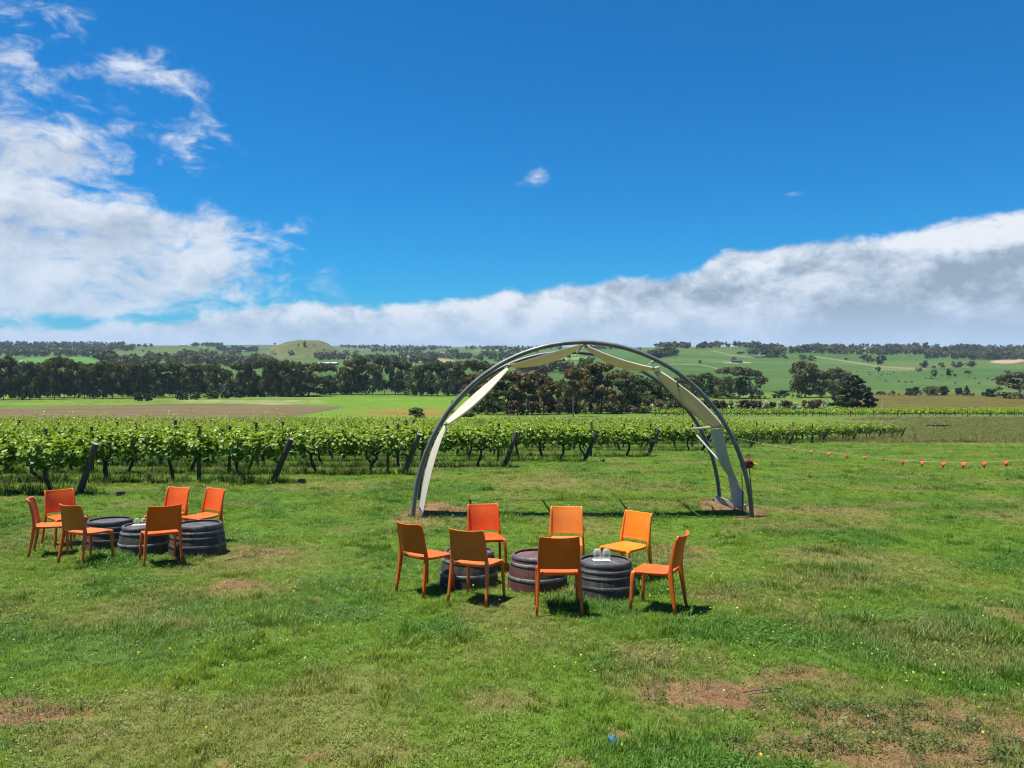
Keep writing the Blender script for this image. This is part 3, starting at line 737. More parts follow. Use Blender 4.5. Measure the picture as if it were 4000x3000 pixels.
def build_litter():
    """dead stalks, crumbs of soil and flat weeds on the worn ground"""
    kinds = [tuft_mesh('litter', 51, 16, 0.09, 0.012, 0.030, 0.004, 3.2, M['grass']), tuft_mesh('litter', 52, 12, 0.11, 0.010, 0.022, 0.005, 4.5, M['grass']), clover_mesh('flat_weed', 53, 26, 0.07, 0.011, M['grass']), clover_mesh('crumbs', 54, 14, 0.10, 0.007, M['grass']), tuft_mesh('tuft', 55, 14, 0.05, 0.03, 0.08, 0.006, 1.2, M['grass'])]
    n = 90000; y = np.sqrt(rng.uniform(4.2 ** 2, 17 ** 2, n)); x = rng.uniform(-0.73, 0.73, n) * y
    d = dirt_at(x, y); dr = emask(x, y, DRY[:1], 0.35, 1.35, 0.6, 2.0, 40)
    k = rng.uniform(size=n) < np.clip(d * 1.1 + dr * 0.55, 0, 1) * np.minimum(1, (8 / y))
    x, y, d = x[k], y[k], d[k]; n = len(x); u = rng.uniform(size=n); t = rng.uniform(size=n)
    wz = fbm(x * 2.2, y * 2.2, 95, 3); core = sst(d, 0.75, 0.97)
    idx = np.where(u < 0.30, 0, np.where(u < 0.48, 1, np.where(u < 0.62, 3, np.where((wz > 0.46) & (rng.uniform(size=n) > core * 0.85), np.where(u < 0.9, 2, 4), 0))))
    c = np.where((u < 0.22)[:, None], np.array([0.34, 0.24, 0.12]), np.where((u < 0.48)[:, None], np.array([0.21, 0.14, 0.075]), np.where((u < 0.62)[:, None], np.array([0.13, 0.078, 0.045]), np.array([0.085, 0.135, 0.022]))))
    c = np.where(((idx < 2) & (u >= 0.62))[:, None], np.array([0.28, 0.18, 0.09]), c) * rng.uniform(0.6, 1.35, (n, 1))
    s = rng.uniform(0.6, 1.2, n)
    scatter('ground_litter', 'dead stalks, soil crumbs and flat weeds on the worn ground', 'litter', np.stack([x, y, gz(x, y) + 0.004], -1), np.stack([rng.normal(0, .08, n), rng.normal(0, .08, n), rng.uniform(0, 6.28, n)], -1), np.stack([s, s, s], -1), idx, c, kinds)
build_litter()

def build_flowers():
    def flowers(name, label, xy, col, mid, r0, r1):
        V = []; Fc = []; C = []
        for x, y in xy:
            r = random.uniform(r0, r1); z = g1(x, y) + random.uniform(0.045, 0.07); k = len(V)
            nn = Vector((random.gauss(0, .35), random.gauss(0, .35) - 0.25, 1)).normalized(); t = nn.orthogonal().normalized(); b = nn.cross(t); c0 = Vector((x, y, z))
            V.append(tuple(c0 + nn * 0.003)); C.append(mid)
            for i in range(12):
                a = i * math.pi / 6; q = r if i % 2 == 0 else r * 0.55
                V.append(tuple(c0 + t * math.cos(a) * q + b * math.sin(a) * q)); C.append(col)
            Fc += [(k, k + 1 + i, k + 1 + (i + 1) % 12) for i in range(12)]
            a = random.uniform(0, 6.28); V += [(x - .0015, y, z - 0.07), (x + .0015, y, z - 0.07), tuple(c0)]; C += [(0.05, 0.1, 0.02)] * 3; Fc.append((k + 13, k + 14, k + 15))
        o = obj(name, np_mesh(name, np.array(V), Fc, M['petal'], False, np.array(C))); tag(o, label, 'flowers', kind='stuff')
    n = 60000; y = np.sqrt(rng.uniform(4.4 ** 2, 26 ** 2, n)); x = rng.uniform(-0.72, 0.72, n) * y
    nn = fbm(x / 0.8, y / 0.8, 44, 3) + 0.35 * (fbm(x / 3.5, y / 3.5, 45, 2) - 0.5)
    right = sst(x / y, 0.15, 0.4) * (1 - sst(y, 6, 9))
    p = (0.002 + 0.12 * sst(nn, 0.60, 0.72) + 0.045 * right) * (1 - 0.85 * dirt_at(x, y)) * np.minimum(1, (7.5 / y) ** 0.6)
    k = rng.uniform(size=n) < p
    flowers('yellow_flowers', 'small yellow daisies scattered through the lawn', np.stack([x[k], y[k]], -1), (0.66, 0.58, 0.05), (0.58, 0.42, 0.02), 0.007, 0.0125)
    nn2 = fbm(x / 0.7, y / 0.7, 144, 3); k = rng.uniform(size=n) < (0.0025 + 0.05 * sst(nn2, 0.68, 0.76))
    flowers('white_flowers', 'tiny white daisies dotted over the lawn', np.stack([x[k], y[k]], -1), (0.75, 0.75, 0.72), (0.6, 0.5, 0.1), 0.006, 0.010)
build_flowers()

# ------------------------------------------------------------------ trees: trunk and limbs, crown of many leaf sprays
def cards(R, centres, radii, counts, size, cols, squash=0.8, shell=0.55, up=0.25, jitter=0.55, aspect=0.6):
    """leaf sprays on and in rounded clumps -> V, quads, colours"""
    Vs = []; Cs = []
    for c, r, n, col in zip(centres, radii, counts, cols):
        d = R.normal(size=(n, 3)); d /= np.linalg.norm(d, axis=1)[:, None]
        rad = r * (shell + (1 - shell) * R.uniform(size=n) ** 0.5)
        p = np.asarray(c) + d * rad[:, None] * np.array([1, 1, squash])
        nn = d + R.normal(size=(n, 3)) * jitter + np.array([0, 0, up]); nn /= np.linalg.norm(nn, axis=1)[:, None]
        t = np.cross(nn, R.normal(size=(n, 3))); t /= np.linalg.norm(t, axis=1)[:, None]; b = np.cross(nn, t)
        s = size * R.uniform(0.6, 1.35, n)[:, None]
        q = np.stack([p - t * s, p + b * s * aspect, p + t * s, p - b * s * aspect], 1)
        Vs.append(q.reshape(-1, 3))
        cc = np.asarray(col) * R.uniform(0.65, 1.35, (n, 1)); Cs.append(np.repeat(cc, 4, 0))
    V = np.vstack(Vs); C = np.vstack(Cs); Q = np.arange(len(V)).reshape(-1, 4)
    return V, Q, C

def limb(mb, R, p, d, L, r, depth, ends, spread, rise, nmin=2, nmax=3):
    pts = [Vector(p)]; q = Vector(p); dd = Vector(d).normalized(); seg = 4
    for i in range(seg):
        dd = (dd + Vector((R.normal(0, .16), R.normal(0, .16), rise * 0.25 + R.normal(0, .06)))).normalized(); q = q + dd * (L / seg); pts.append(q.copy())
    rads = [r * (1 - 0.5 * i / seg) for i in range(seg + 1)]
    mb.tube(pts, rads, 5)
    if depth == 0: ends.append((q.copy(), dd.copy())); return
    k = R.integers(nmin, nmax + 1)
    a0 = R.uniform(0, 6.283)
    for j in range(k):
        a = a0 + 6.283 * j / k + R.normal(0, .3)
        side = dd.orthogonal().normalized(); side.rotate(Matrix.Rotation(a, 3, dd))
        nd = (dd + side * spread * R.uniform(0.6, 1.2)).normalized()
        limb(mb, R, q if j else pts[-1], nd, L * R.uniform(0.6, 0.8), rads[-1] * 0.75, depth - 1, ends, spread, rise, nmin, nmax)

GUM = [(0.066, 0.076, 0.026), (0.090, 0.100, 0.032), (0.052, 0.062, 0.026), (0.125, 0.122, 0.038)]
GUMG = [(0.060, 0.098, 0.026), (0.080, 0.120, 0.030), (0.050, 0.078, 0.028)]
BRN = [(0.125, 0.100, 0.046), (0.155, 0.115, 0.052), (0.115, 0.110, 0.044), (0.135, 0.132, 0.048)]
ORN = [(0.20, 0.115, 0.034), (0.15, 0.108, 0.034), (0.115, 0.112, 0.036), (0.09, 0.10, 0.034)]
OLV = [(0.118, 0.128, 0.038), (0.096, 0.110, 0.036), (0.145, 0.145, 0.042)]
YEL = [(0.120, 0.110, 0.026), (0.095, 0.095, 0.026), (0.070, 0.080, 0.026)]
GRN = [(0.045, 0.090, 0.018), (0.055, 0.110, 0.022), (0.038, 0.075, 0.018)]
DKG = [(0.026, 0.050, 0.014), (0.034, 0.062, 0.016), (0.022, 0.042, 0.014)]

def gum_tree(seed, pal, style='tall', ncard=3400):
    """tree of height 1 and crown width about 1 (scaled when placed); returns trunk mesh and crown mesh"""
    R = np.random.default_rng(seed); mb = MB(); ends = []
    if style == 'tall':
        base = R.uniform(0.16, 0.26); mb.tube([(0, 0, -0.03), (R.normal(0, .01), R.normal(0, .01), base * 0.5), (R.normal(0, .015), R.normal(0, .015), base)], [0.022, 0.018, 0.016], 7)
        nl = 4; z0 = base; L = 0.26; spread = 0.62; rise = 0.55; depth = 2
    elif style == 'open':
        base = R.uniform(0.26, 0.36); mb.tube([(0, 0, -0.03), (R.normal(0, .02), R.normal(0, .02), base * 0.5), (0, 0, base)], [0.02, 0.017, 0.014], 7)
        nl = 5; z0 = base; L = 0.24; spread = 0.7; rise = 0.45; depth = 2
    else:                                                       # 'low' : branching from the ground
        mb.tube([(0, 0, -0.03), (0, 0, 0.08)], [0.03, 0.025], 7); nl = 6; z0 = 0.07; L = 0.30; spread = 0.7; rise = 0.35; depth = 2
    a0 = R.uniform(0, 6.28)
    for j in range(nl):
        a = a0 + 6.283 * j / nl; tilt = R.uniform(0.25, 0.8) if style != 'low' else R.uniform(0.2, 1.3)
        limb(mb, R, (0, 0, z0), (math.cos(a) * tilt, math.sin(a) * tilt, 1), L, 0.012, depth, ends, spread, rise)
    P = np.array([tuple(e[0]) for e in ends])
    if style == 'tall':                                         # hanging lower foliage closes the skirt
        k = 30; aa = R.uniform(0, 6.28, k); P = np.vstack([P, np.stack([np.cos(aa) * R.uniform(.1, .40, k), np.sin(aa) * R.uniform(.1, .40, k), R.uniform(0.08, 0.6, k)], -1)])
    if style == 'open':
        k = 16; aa = R.uniform(0, 6.28, k); P = np.vstack([P, np.stack([np.cos(aa) * R.uniform(.1, .42, k), np.sin(aa) * R.uniform(.1, .42, k), R.uniform(0.28, 0.62, k)], -1)])
    if style == 'low':
        k = 22; aa = R.uniform(0, 6.28, k); P = np.vstack([P, np.stack([np.cos(aa) * R.uniform(.1, .45, k), np.sin(aa) * R.uniform(.1, .45, k), R.uniform(0.08, 0.45, k)], -1)])
    P[:, :2] *= 0.46 / max(1e-3, np.percentile(np.abs(P[:, :2]), 97)); 
    top = P[:, 2].max(); P[:, 2] *= 0.93 / top
    rad = R.uniform(0.085, 0.150, len(P)) * (1.15 if style != 'open' else 0.85)
    cnt = np.maximum(20, (ncard * rad ** 2 / (rad ** 2).sum()).astype(int))
    cols = [pal[R.integers(len(pal))] for _ in P]
    cols = [np.asarray(c) * R.uniform(0.8, 1.2) for c in cols]
    V, Q, C = cards(R, P, rad, cnt, 0.036, cols, 0.62, 0.45)
    # limbs were grown freely: bring the wood to the crown's size
    wood = np.array([tuple(v) for v in mb.V]); s = 0.93 / max(0.93, top); wood[:, 2] *= 0.93 / top if top > 0.93 else 1
    wood[:, :2] *= np.where(wood[:, 2:3] > z0 + 0.05, 0.85, 1)
    tr = np_mesh('trunk', wood, mb.F, M['bark_dark'] if pal in (BRN,) else M['bark'])
    cr = np_mesh('crown', V, Q, M['leaf'], False, C)
    return tr, cr

def cone_tree(seed, pal, ncard=5200, shape='round'):
    R = np.random.default_rng(seed); mb = MB(); mb.tube([(0, 0, -0.03), (0, 0, 0.5), (0, 0, 0.92)], [0.035, 0.02, 0.004], 7)
    P = []; rad = []
    for i in range(150):
        z = R.uniform(0.02, 0.97)
        w = (0.5 * (1 - z) ** 0.62 * min(1, 0.72 + z * 1.6)) if shape == 'round' else 0.46 * (1 - z) ** 0.95
        a = R.uniform(0, 6.283); d = w * (R.uniform(0.55, 1.0) if i % 3 else R.uniform(0, .6))
        P.append((math.cos(a) * d, math.sin(a) * d, z)); rad.append(R.uniform(0.05, 0.085) * (1.1 - 0.45 * z))
    rad = np.array(rad); cnt = np.maximum(15, (ncard * rad ** 2 / (rad ** 2).sum()).astype(int))
    cols = [np.asarray(pal[R.integers(len(pal))]) * R.uniform(0.75, 1.25) for _ in P]
    V, Q, C = cards(R, P, rad, cnt, 0.038, cols, 0.8, 0.45)
    return np_mesh('trunk', [tuple(v) for v in mb.V], mb.F, M['bark_dark']), np_mesh('crown', V, Q, M['leaf'], False, C)

def bush_meshes(seed, pal, ncard=1500, tip=None):
    R = np.random.default_rng(seed); mb = MB(); P = []; rad = []
    for j in range(5):
        a = R.uniform(0, 6.28); mb.tube([(0, 0, -0.05), (math.cos(a) * .12, math.sin(a) * .12, .3), (math.cos(a) * .28, math.sin(a) * .28, .62)], [.03, .022, .01], 5)
    for i in range(26):
        a = R.uniform(0, 6.283); z = R.uniform(0.1, 0.86); w = 0.42 * math.sqrt(max(0.05, 1 - (z - 0.25) ** 2 / 0.55)); d = w * R.uniform(0.2, 1) ** .6
        P.append((math.cos(a) * d, math.sin(a) * d, z)); rad.append(R.uniform(0.10, 0.17))
    rad = np.array(rad); cnt = np.maximum(15, (ncard * rad ** 2 / (rad ** 2).sum()).astype(int))
    cols = [np.asarray(pal[R.integers(len(pal))]) * R.uniform(0.75, 1.25) for _ in P]
    V, Q, C = cards(R, P, rad, cnt, 0.06, cols, 0.85, 0.5)
    return np_mesh('stem', [tuple(v) for v in mb.V], mb.F, M['bark_dark']), np_mesh('foliage', V, Q, M['leaf'], False, C)

def far_tree_meshes(seed, pal, shape):
    """a tree half a mile off: few sprays, but a real trunk and crown"""
    R = np.random.default_rng(seed); mb = MB()
    P = []; rad = []
    if shape == 'umbrella':
        mb.tube([(0, 0, -0.05), (.02, 0, .3), (-.01, .01, .62)], [.028, .022, .016], 5)
        for j in range(4):
            a = j * 1.57 + R.uniform(0, 1); mb.tube([(0, 0, .5), (math.cos(a) * .16, math.sin(a) * .16, .68), (math.cos(a) * .34, math.sin(a) * .34, .82)], [.014, .01, .006], 4)
        for i in range(14): a = R.uniform(0, 6.28); d = R.uniform(0, .42); P.append((math.cos(a) * d, math.sin(a) * d, R.uniform(.72, .95) - d * .25)); rad.append(R.uniform(.07, .11))
    elif shape == 'round':
        mb.tube([(0, 0, -0.05), (.01, 0, .2), (0, .01, .5)], [.03, .025, .016], 5)
        for i in range(20): a = R.uniform(0, 6.28); z = R.uniform(.18, .88); d = .38 * math.sqrt(max(0, 1 - ((z - .5) / .52) ** 2)) * R.uniform(.3, 1); P.append((math.cos(a) * d, math.sin(a) * d, z)); rad.append(R.uniform(.10, .16))
    else:
        mb.tube([(0, 0, -0.05), (.02, 0, .25), (0, .02, .6)], [.026, .02, .012], 5)
        for i in range(20): a = R.uniform(0, 6.28); z = R.uniform(.3, .92); d = .40 * R.uniform(.1, 1) * (1.1 - abs(z - .65)); P.append((math.cos(a) * d, math.sin(a) * d, z)); rad.append(R.uniform(.07, .13))
    cols = [np.asarray(pal[R.integers(len(pal))]) * R.uniform(0.75, 1.25) for _ in P]
    V, Q, C = cards(R, P, rad, [26] * len(P), 0.075, cols, .8, .5)
    return np_mesh('trunk', [tuple(v) for v in mb.V], mb.F, M['bark']), np_mesh('crown', V, Q, M['leaf'], False, C)

KINDS = {
    'gum': [gum_tree(100 + i, GUM, 'tall') for i in range(5)], 'gumg': [gum_tree(120 + i, GUMG, 'tall') for i in range(2)],
    'brown': [gum_tree(140 + i, BRN, 'open', 3600) for i in range(4)], 'orange': [gum_tree(150 + i, ORN, 'open', 2600) for i in range(2)],
    'olive': [gum_tree(160 + i, OLV, 'open', 2800) for i in range(4)], 'yellow': [gum_tree(170, YEL, 'low', 3600)], 'spread': [gum_tree(180 + i, GUM, 'low', 3600) for i in range(2)],
    'conifer': [cone_tree(190, DKG, 900, 'cone')], 'cypress': [cone_tree(191, [(0.020, 0.040, 0.010), (0.030, 0.058, 0.012), (0.016, 0.032, 0.010), (0.045, 0.082, 0.014)], 9000)],
    'bush': [bush_meshes(200 + i, GRN) for i in range(3)], 'bushd': [bush_meshes(210 + i, DKG) for i in range(2)], 'bushl': [bush_meshes(220, [(0.075, 0.14, 0.028), (0.09, 0.16, 0.03), (0.06, 0.115, 0.026)], 1800)],
    'bushb': [bush_meshes(230 + i, [(0.070, 0.036, 0.018), (0.052, 0.034, 0.018), (0.040, 0.042, 0.018), (0.085, 0.040, 0.018)], 1500) for i in range(3)],
    'bushw': [bush_meshes(240 + i, [(0.48, 0.52, 0.36), (0.58, 0.60, 0.45), (0.30, 0.37, 0.19), (0.14, 0.20, 0.07)], 1300) for i in range(2)],
    'farround': [far_tree_meshes(250 + i, DKG + GUM, 'round') for i in range(3)], 'fargum': [far_tree_meshes(260 + i, GUM, 'gum') for i in range(3)], 'farumb': [far_tree_meshes(270 + i, GUM, 'umbrella') for i in range(2)],
}
_cnt = {}
def plant(name, kind, px, base, top, wpx, label, cat, group=None, ymin=90, dy=0.0, parts=('trunk', 'crown')):
    p = hit(px, base, ymin)
    y = p.y + dy; x = (px - CX) / F * y; z = g1(x, y)
    Hm = (base - top) / F * y + (0 if dy == 0 else (g1(x, y) - p.z) * 0); Wm = wpx / F * y
    k = _cnt.get(kind, 0); _cnt[kind] = k + 1
    tr, cr = KINDS[kind][k % len(KINDS[kind])]
    t = thing(name, label, cat, (x, y, z - 0.1), random.uniform(0, 6.28), group)
    t.scale = (Wm, Wm, Hm)
    obj(parts[0], tr, t); obj(parts[1], cr, t)
    return t

def build_belt():
    tops = [(-75, 1400), (-30, 1395), (15, 1388), (70, 1425), (115, 1412), (160, 1420), (212, 1394), (250, 1390), (290, 1404), (330, 1420), (365, 1425), (402, 1408), (440, 1422), (480, 1416), (520, 1410),
            (560, 1418), (602, 1411), (642, 1420), (685, 1408), (730, 1426), (780, 1420), (838, 1416), (876, 1438), (930, 1412), (978, 1410), (1020, 1398), (1062, 1395), (1108, 1403), (1150, 1410)]
    i = 0
    for px, top in tops:
        base = 1562 - 12 * min(1, max(0, px) / 900)
        plant('gum_tree', 'gumg' if i % 6 == 4 else 'gum', px, base, top, random.uniform(62, 92), 'dark gum tree in the belt behind the ploughed field, %s from the left' % ordn(i), 'tree', 'gum trees in the belt behind the ploughed field')
        i += 1
    k = 0
    for px, top in [(-50, 1412), (40, 1405), (95, 1422), (140, 1420), (185, 1412), (232, 1405), (310, 1415), (350, 1422), (422, 1415), (500, 1420), (540, 1424), (580, 1420), (662, 1422), (708, 1420), (755, 1428), (808, 1424), (955, 1416), (1042, 1405), (1085, 1408), (1130, 1415)]:
        base = 1560 - 12 * min(1, max(0, px) / 900)
        plant('gum_tree', 'gum', px, base, top, random.uniform(62, 88), 'dark gum tree in the rear rank of the left belt, %s from the left' % ordn(k), 'tree', 'gum trees in the rear rank of the left belt', dy=14)
        k += 1
    t = plant('gum_tree', 'yellow', 1205, 1547, 1416, 170, 'broad gum tree with yellow-olive crown below the bald round hill', 'tree')
    plant('gum_tree', 'spread', 1135, 1548, 1455, 120, 'low brownish gum tree leaning into the yellow-olive one', 'tree')
    i = 0
    for px, top, w in [(1290, 1418, 80), (1335, 1432, 80), (1375, 1402, 85), (1412, 1386, 80), (1455, 1420, 75), (1500, 1386, 80), (1545, 1402, 80), (1582, 1406, 80)]:
        plant('gum_tree', 'gum' if i % 3 else 'gumg', px, 1541, top, w, 'dark gum tree right of the bald hill, %s from it' % ordn(i), 'tree', 'gum trees between the bald hill and the copse'); i += 1
    i = 0
    for px, top, w, kd in [(1625, 1425, 95, 'gumg'), (1668, 1415, 90, 'gumg'), (1710, 1408, 95, 'gum'), (1755, 1410, 90, 'gumg'), (1800, 1409, 90, 'gum'), (1845, 1404, 95, 'gum'), (1890, 1410, 90, 'gumg'), (1935, 1420, 90, 'gum')]:
        plant('gum_tree', kd, px, 1546, top, w, 'gum tree in the dense copse above the bright field, %s from the left' % ordn(i), 'tree', 'gum trees of the dense copse'); i += 1
    # scrub along the foot of the belt
    for px, base, top, w, kd, lb in [(540, 1566, 1531, 36, 'bushd', 'dark round bush at the field edge, left one of a close pair'), (575, 1566, 1535, 42, 'bushd', 'dark round bush at the field edge, right one of a close pair'),
            (702, 1562, 1522, 34, 'bushd', 'dark upright bush at the field edge, left of a small cone bush'), (727, 1562, 1533, 22, 'bush', 'small green bush tucked beside a dark upright bush'), (765, 1560, 1529, 44, 'bush', 'cone shaped green bush in the gap of the field edge'),
            (825, 1557, 1525, 72, 'bush', 'wide green bush at the foot of the gum belt'), (880, 1556, 1520, 40, 'bush', 'green bush below the pale dead branches'), (900, 1550, 1497, 70, 'bush', 'tall green bush at the foot of the gum belt'),
            (930, 1553, 1510, 50, 'bushd', 'dark green bush between two tall green ones'), (970, 1549, 1494, 75, 'bush', 'tallest rounded green bush at the foot of the gum belt'), (1015, 1549, 1500, 60, 'bush', 'rounded green bush right of the tallest one'),
            (1062, 1547, 1505, 45, 'bush', 'narrow green bush near the right end of the scrub'), (1095, 1547, 1514, 36, 'bush', 'last small green bush before the broad gum'), (1290, 1541, 1490, 70, 'bushd', 'dark green bush right of the broad yellow-olive gum'),
            (1355, 1540, 1495, 55, 'bush', 'green bush under the gums right of the bald hill')]:
        plant('bush', kd, px, base, top, w, lb, 'bush', 'bushes along the field edge', parts=('stem', 'foliage'))
    # brown leaved grove behind the arch
    i = 0
    for px, base, top, w, kd, lb in [(1862, 1602, 1452, 110, 'brown', 'broad brown tree at the left end of the grove behind the arch'), (1925, 1605, 1490, 90, 'olive', 'dark olive tree between two brown trees'),
            (1985, 1604, 1440, 150, 'brown', 'big brown tree below the left canvas swag'), (2062, 1604, 1444, 140, 'brown', 'brown tree beside the biggest one under the arch'),
            (2020, 1606, 1552, 70, 'bushb', 'low reddish-brown shrub under the brown trees'), (2125, 1602, 1468, 95, 'orange', 'orange tinged thin tree under the arch'),
            (2185, 1602, 1498, 110, 'orange', 'open orange-olive tree left of the tall dark stemmed one'), (2240, 1612, 1430, 100, 'orange', 'tall orange topped tree with bare dark stem under the arch'),
            (2290, 1600, 1452, 120, 'olive', 'loose olive tree right of the orange topped one'), (2348, 1600, 1412, 150, 'brown', 'tallest brown-olive tree under the arch'), (2300, 1590, 1400, 90, 'gumg', 'blue-green gum behind the tallest brown-olive tree'),
            (2425, 1598, 1440, 120, 'olive', 'thin pale stemmed olive gum right of the tallest tree'), (2492, 1596, 1466, 130, 'gumg', 'dense green gum behind the rear hoop'), (2560, 1592, 1480, 100, 'gum', 'dark gum at the right end of the grove'),
            (2610, 1575, 1478, 90, 'gumg', 'green gum behind the flowering hedge, left one'), (2665, 1560, 1470, 90, 'gum', 'dark gum behind the flowering hedge, right one')]:
        plant('tree' if 'shrub' not in lb else 'shrub', kd, px, base + 16, top, w * 1.22, lb, 'tree' if 'shrub' not in lb else 'shrub', 'trees of the grove behind the arch', parts=('trunk', 'crown') if 'shrub' not in lb else ('stem', 'foliage'))
    for i, (px, top, w, kd) in enumerate([(1885, 1480, 110, 'brown'), (1940, 1500, 110, 'olive'), (2030, 1470, 100, 'olive'), (2100, 1500, 110, 'gum'), (2160, 1510, 110, 'olive'), (2215, 1490, 90, 'gum'), (2265, 1500, 110, 'olive'), (2320, 1480, 110, 'gum'), (2390, 1470, 120, 'brown'), (2455, 1470, 120, 'gum'), (2525, 1490, 110, 'gumg'), (2590, 1500, 100, 'gum')]):
        plant('tree', kd, px, 1608, top, w, 'tree in the rear rank of the grove behind the arch, %s from the left' % ordn(i), 'tree', 'rear rank of the grove behind the arch')
    for px, base, top, w, kd, lb in [(1805, 1628, 1597, 110, 'bushl', 'light green bush rising behind the vines beside the arch leg'), (1625, 1632, 1588, 70, 'bushl', 'sparse pale bush behind the vines left of the arch')]:
        plant('bush', kd, px, base, top, w, lb, 'bush', parts=('stem', 'foliage'), ymin=100)
    plant('conifer', 'conifer', 1766, 1606, 1561, 24, 'small dark conifer beside the left arch leg', 'tree')
    # right hand side
    i = 0
    for px, base, top, w, kd, lb in [(2700, 1552, 1462, 85, 'yellow', 'yellow-green tree at the left of the right-hand clumps'), (2750, 1552, 1455, 80, 'gumg', 'green gum left of the broad grey gum'), (2795, 1552, 1470, 60, 'gum', 'narrow dark gum beside the broad grey one'),
            (2852, 1556, 1430, 120, 'gum', 'broad grey-green gum with round crown on the valley floor'), (2935, 1556, 1436, 120, 'gum', 'grey gum right of the broad round one'),
            (3145, 1552, 1408, 115, 'spread', 'tallest gum with pointed crown left of the dark cypress'), (3205, 1552, 1445, 115, 'gum', 'grey gum between the pointed gum and the cypress'), (3265, 1548, 1436, 110, 'spread', 'flat topped gum right behind the dark cypress'),
            (3985, 1556, 1452, 140, 'gum', 'grey gum cut by the right edge of the picture')]:
        plant('gum_tree', kd, px, base, top, w, lb, 'tree', 'gum trees on the right valley floor')
    plant('cypress', 'cypress', 3335, 1602, 1466, 196, 'huge dark rounded cypress behind the far vineyard strip', 'tree')
    for px, base, top, w, kd, lb in [(3550, 1544, 1513, 32, 'bushd', 'left of a pair of dark bushes on the right paddock fence'), (3578, 1544, 1509, 40, 'bushd', 'right of a pair of dark bushes on the right paddock fence'), (3645, 1544, 1508, 70, 'spread', 'grey wide shrub in the middle of the paddock fence'),
            (3688, 1544, 1504, 46, 'bushd', 'dark bush grown into the grey wide shrub'), (3745, 1541, 1512, 30, 'bushd', 'shorter of two cone shaped dark bushes'), (3776, 1541, 1504, 38, 'conifer', 'taller of two cone shaped dark bushes'), (3868, 1550, 1516, 50, 'bushd', 'lone bush between the cone bushes and the edge gum'),
            (3935, 1554, 1537, 40, 'bushd', 'low scrub at the foot of the edge gum'), (3440, 1540, 1527, 50, 'bush', 'low grey-green scrub right of the cypress'), (2790, 1556, 1535, 40, 'bush', 'low green scrub below the narrow dark gum'), (3050, 1545, 1522, 80, 'bush', 'low wide scrub between the two gum clumps')]:
        plant('bush', kd, px, base, top, w, lb, 'bush', 'bushes along the right paddock fence', parts=('stem', 'foliage') if kd[:4] == 'bush' else ('trunk', 'crown'))
    # flowering hedge in front of the valley floor
    i = 0; j = 0
    for px in range(2470, 3245, 36):
        if any(abs(px - q) < 17 for q in (2480, 2560, 2620, 2680, 2870, 2992, 3048, 3108, 3225)): continue
        plant('hedge_shrub', 'bushb', px, 1614, random.uniform(1556, 1565), 74, 'reddish-brown shrub of the hedge behind the rail fence, %s from the left' % ordn(i), 'shrub', 'brown shrubs of the hedge', parts=('stem', 'foliage')); i += 1
    for px, top, w in [(2485, 1575, 52), (2555, 1574, 42), (2615, 1566, 34), (2680, 1568, 32), (2868, 1561, 38), (2990, 1561, 34), (3047, 1560, 34), (3108, 1567, 30), (3224, 1558, 26)]:
        plant('flowering_shrub', 'bushw', px, 1614, top - 2, w * 1.25, 'cream-white flowering shrub in the brown hedge, %s from the left' % ordn(j), 'shrub', 'white flowering shrubs of the hedge', dy=-2.5, parts=('stem', 'foliage')); j += 1
    # dead pale branches
    def dead(px, base, top, w, label, seed, name='dead_tree', mat='dead_wood'):
        R = np.random.default_rng(seed); mb = MB(); ends = []
        for j in range(6): 
            a = j * 1.05; limb(mb, R, (0, 0, -.02), (math.cos(a) * .6, math.sin(a) * .6, 1), .42, .018, 2, ends, .7, .25)
        p = hit(px, base, 90); Hm = (base - top) / F * p.y; Wm = w / F * p.y
        t = tag(obj(name, mb.mesh(name, M[mat]), None, p, (0, 0, seed), (Wm, Wm, Hm)), label, 'tree')
    dead(872, 1553, 1480, 50, 'bare pale dead tree among the belt scrub', 5)
    dead(2385, 1604, 1560, 75, 'leafless grey shrub under the tallest brown-olive tree', 6, 'bare_shrub')
build_belt()

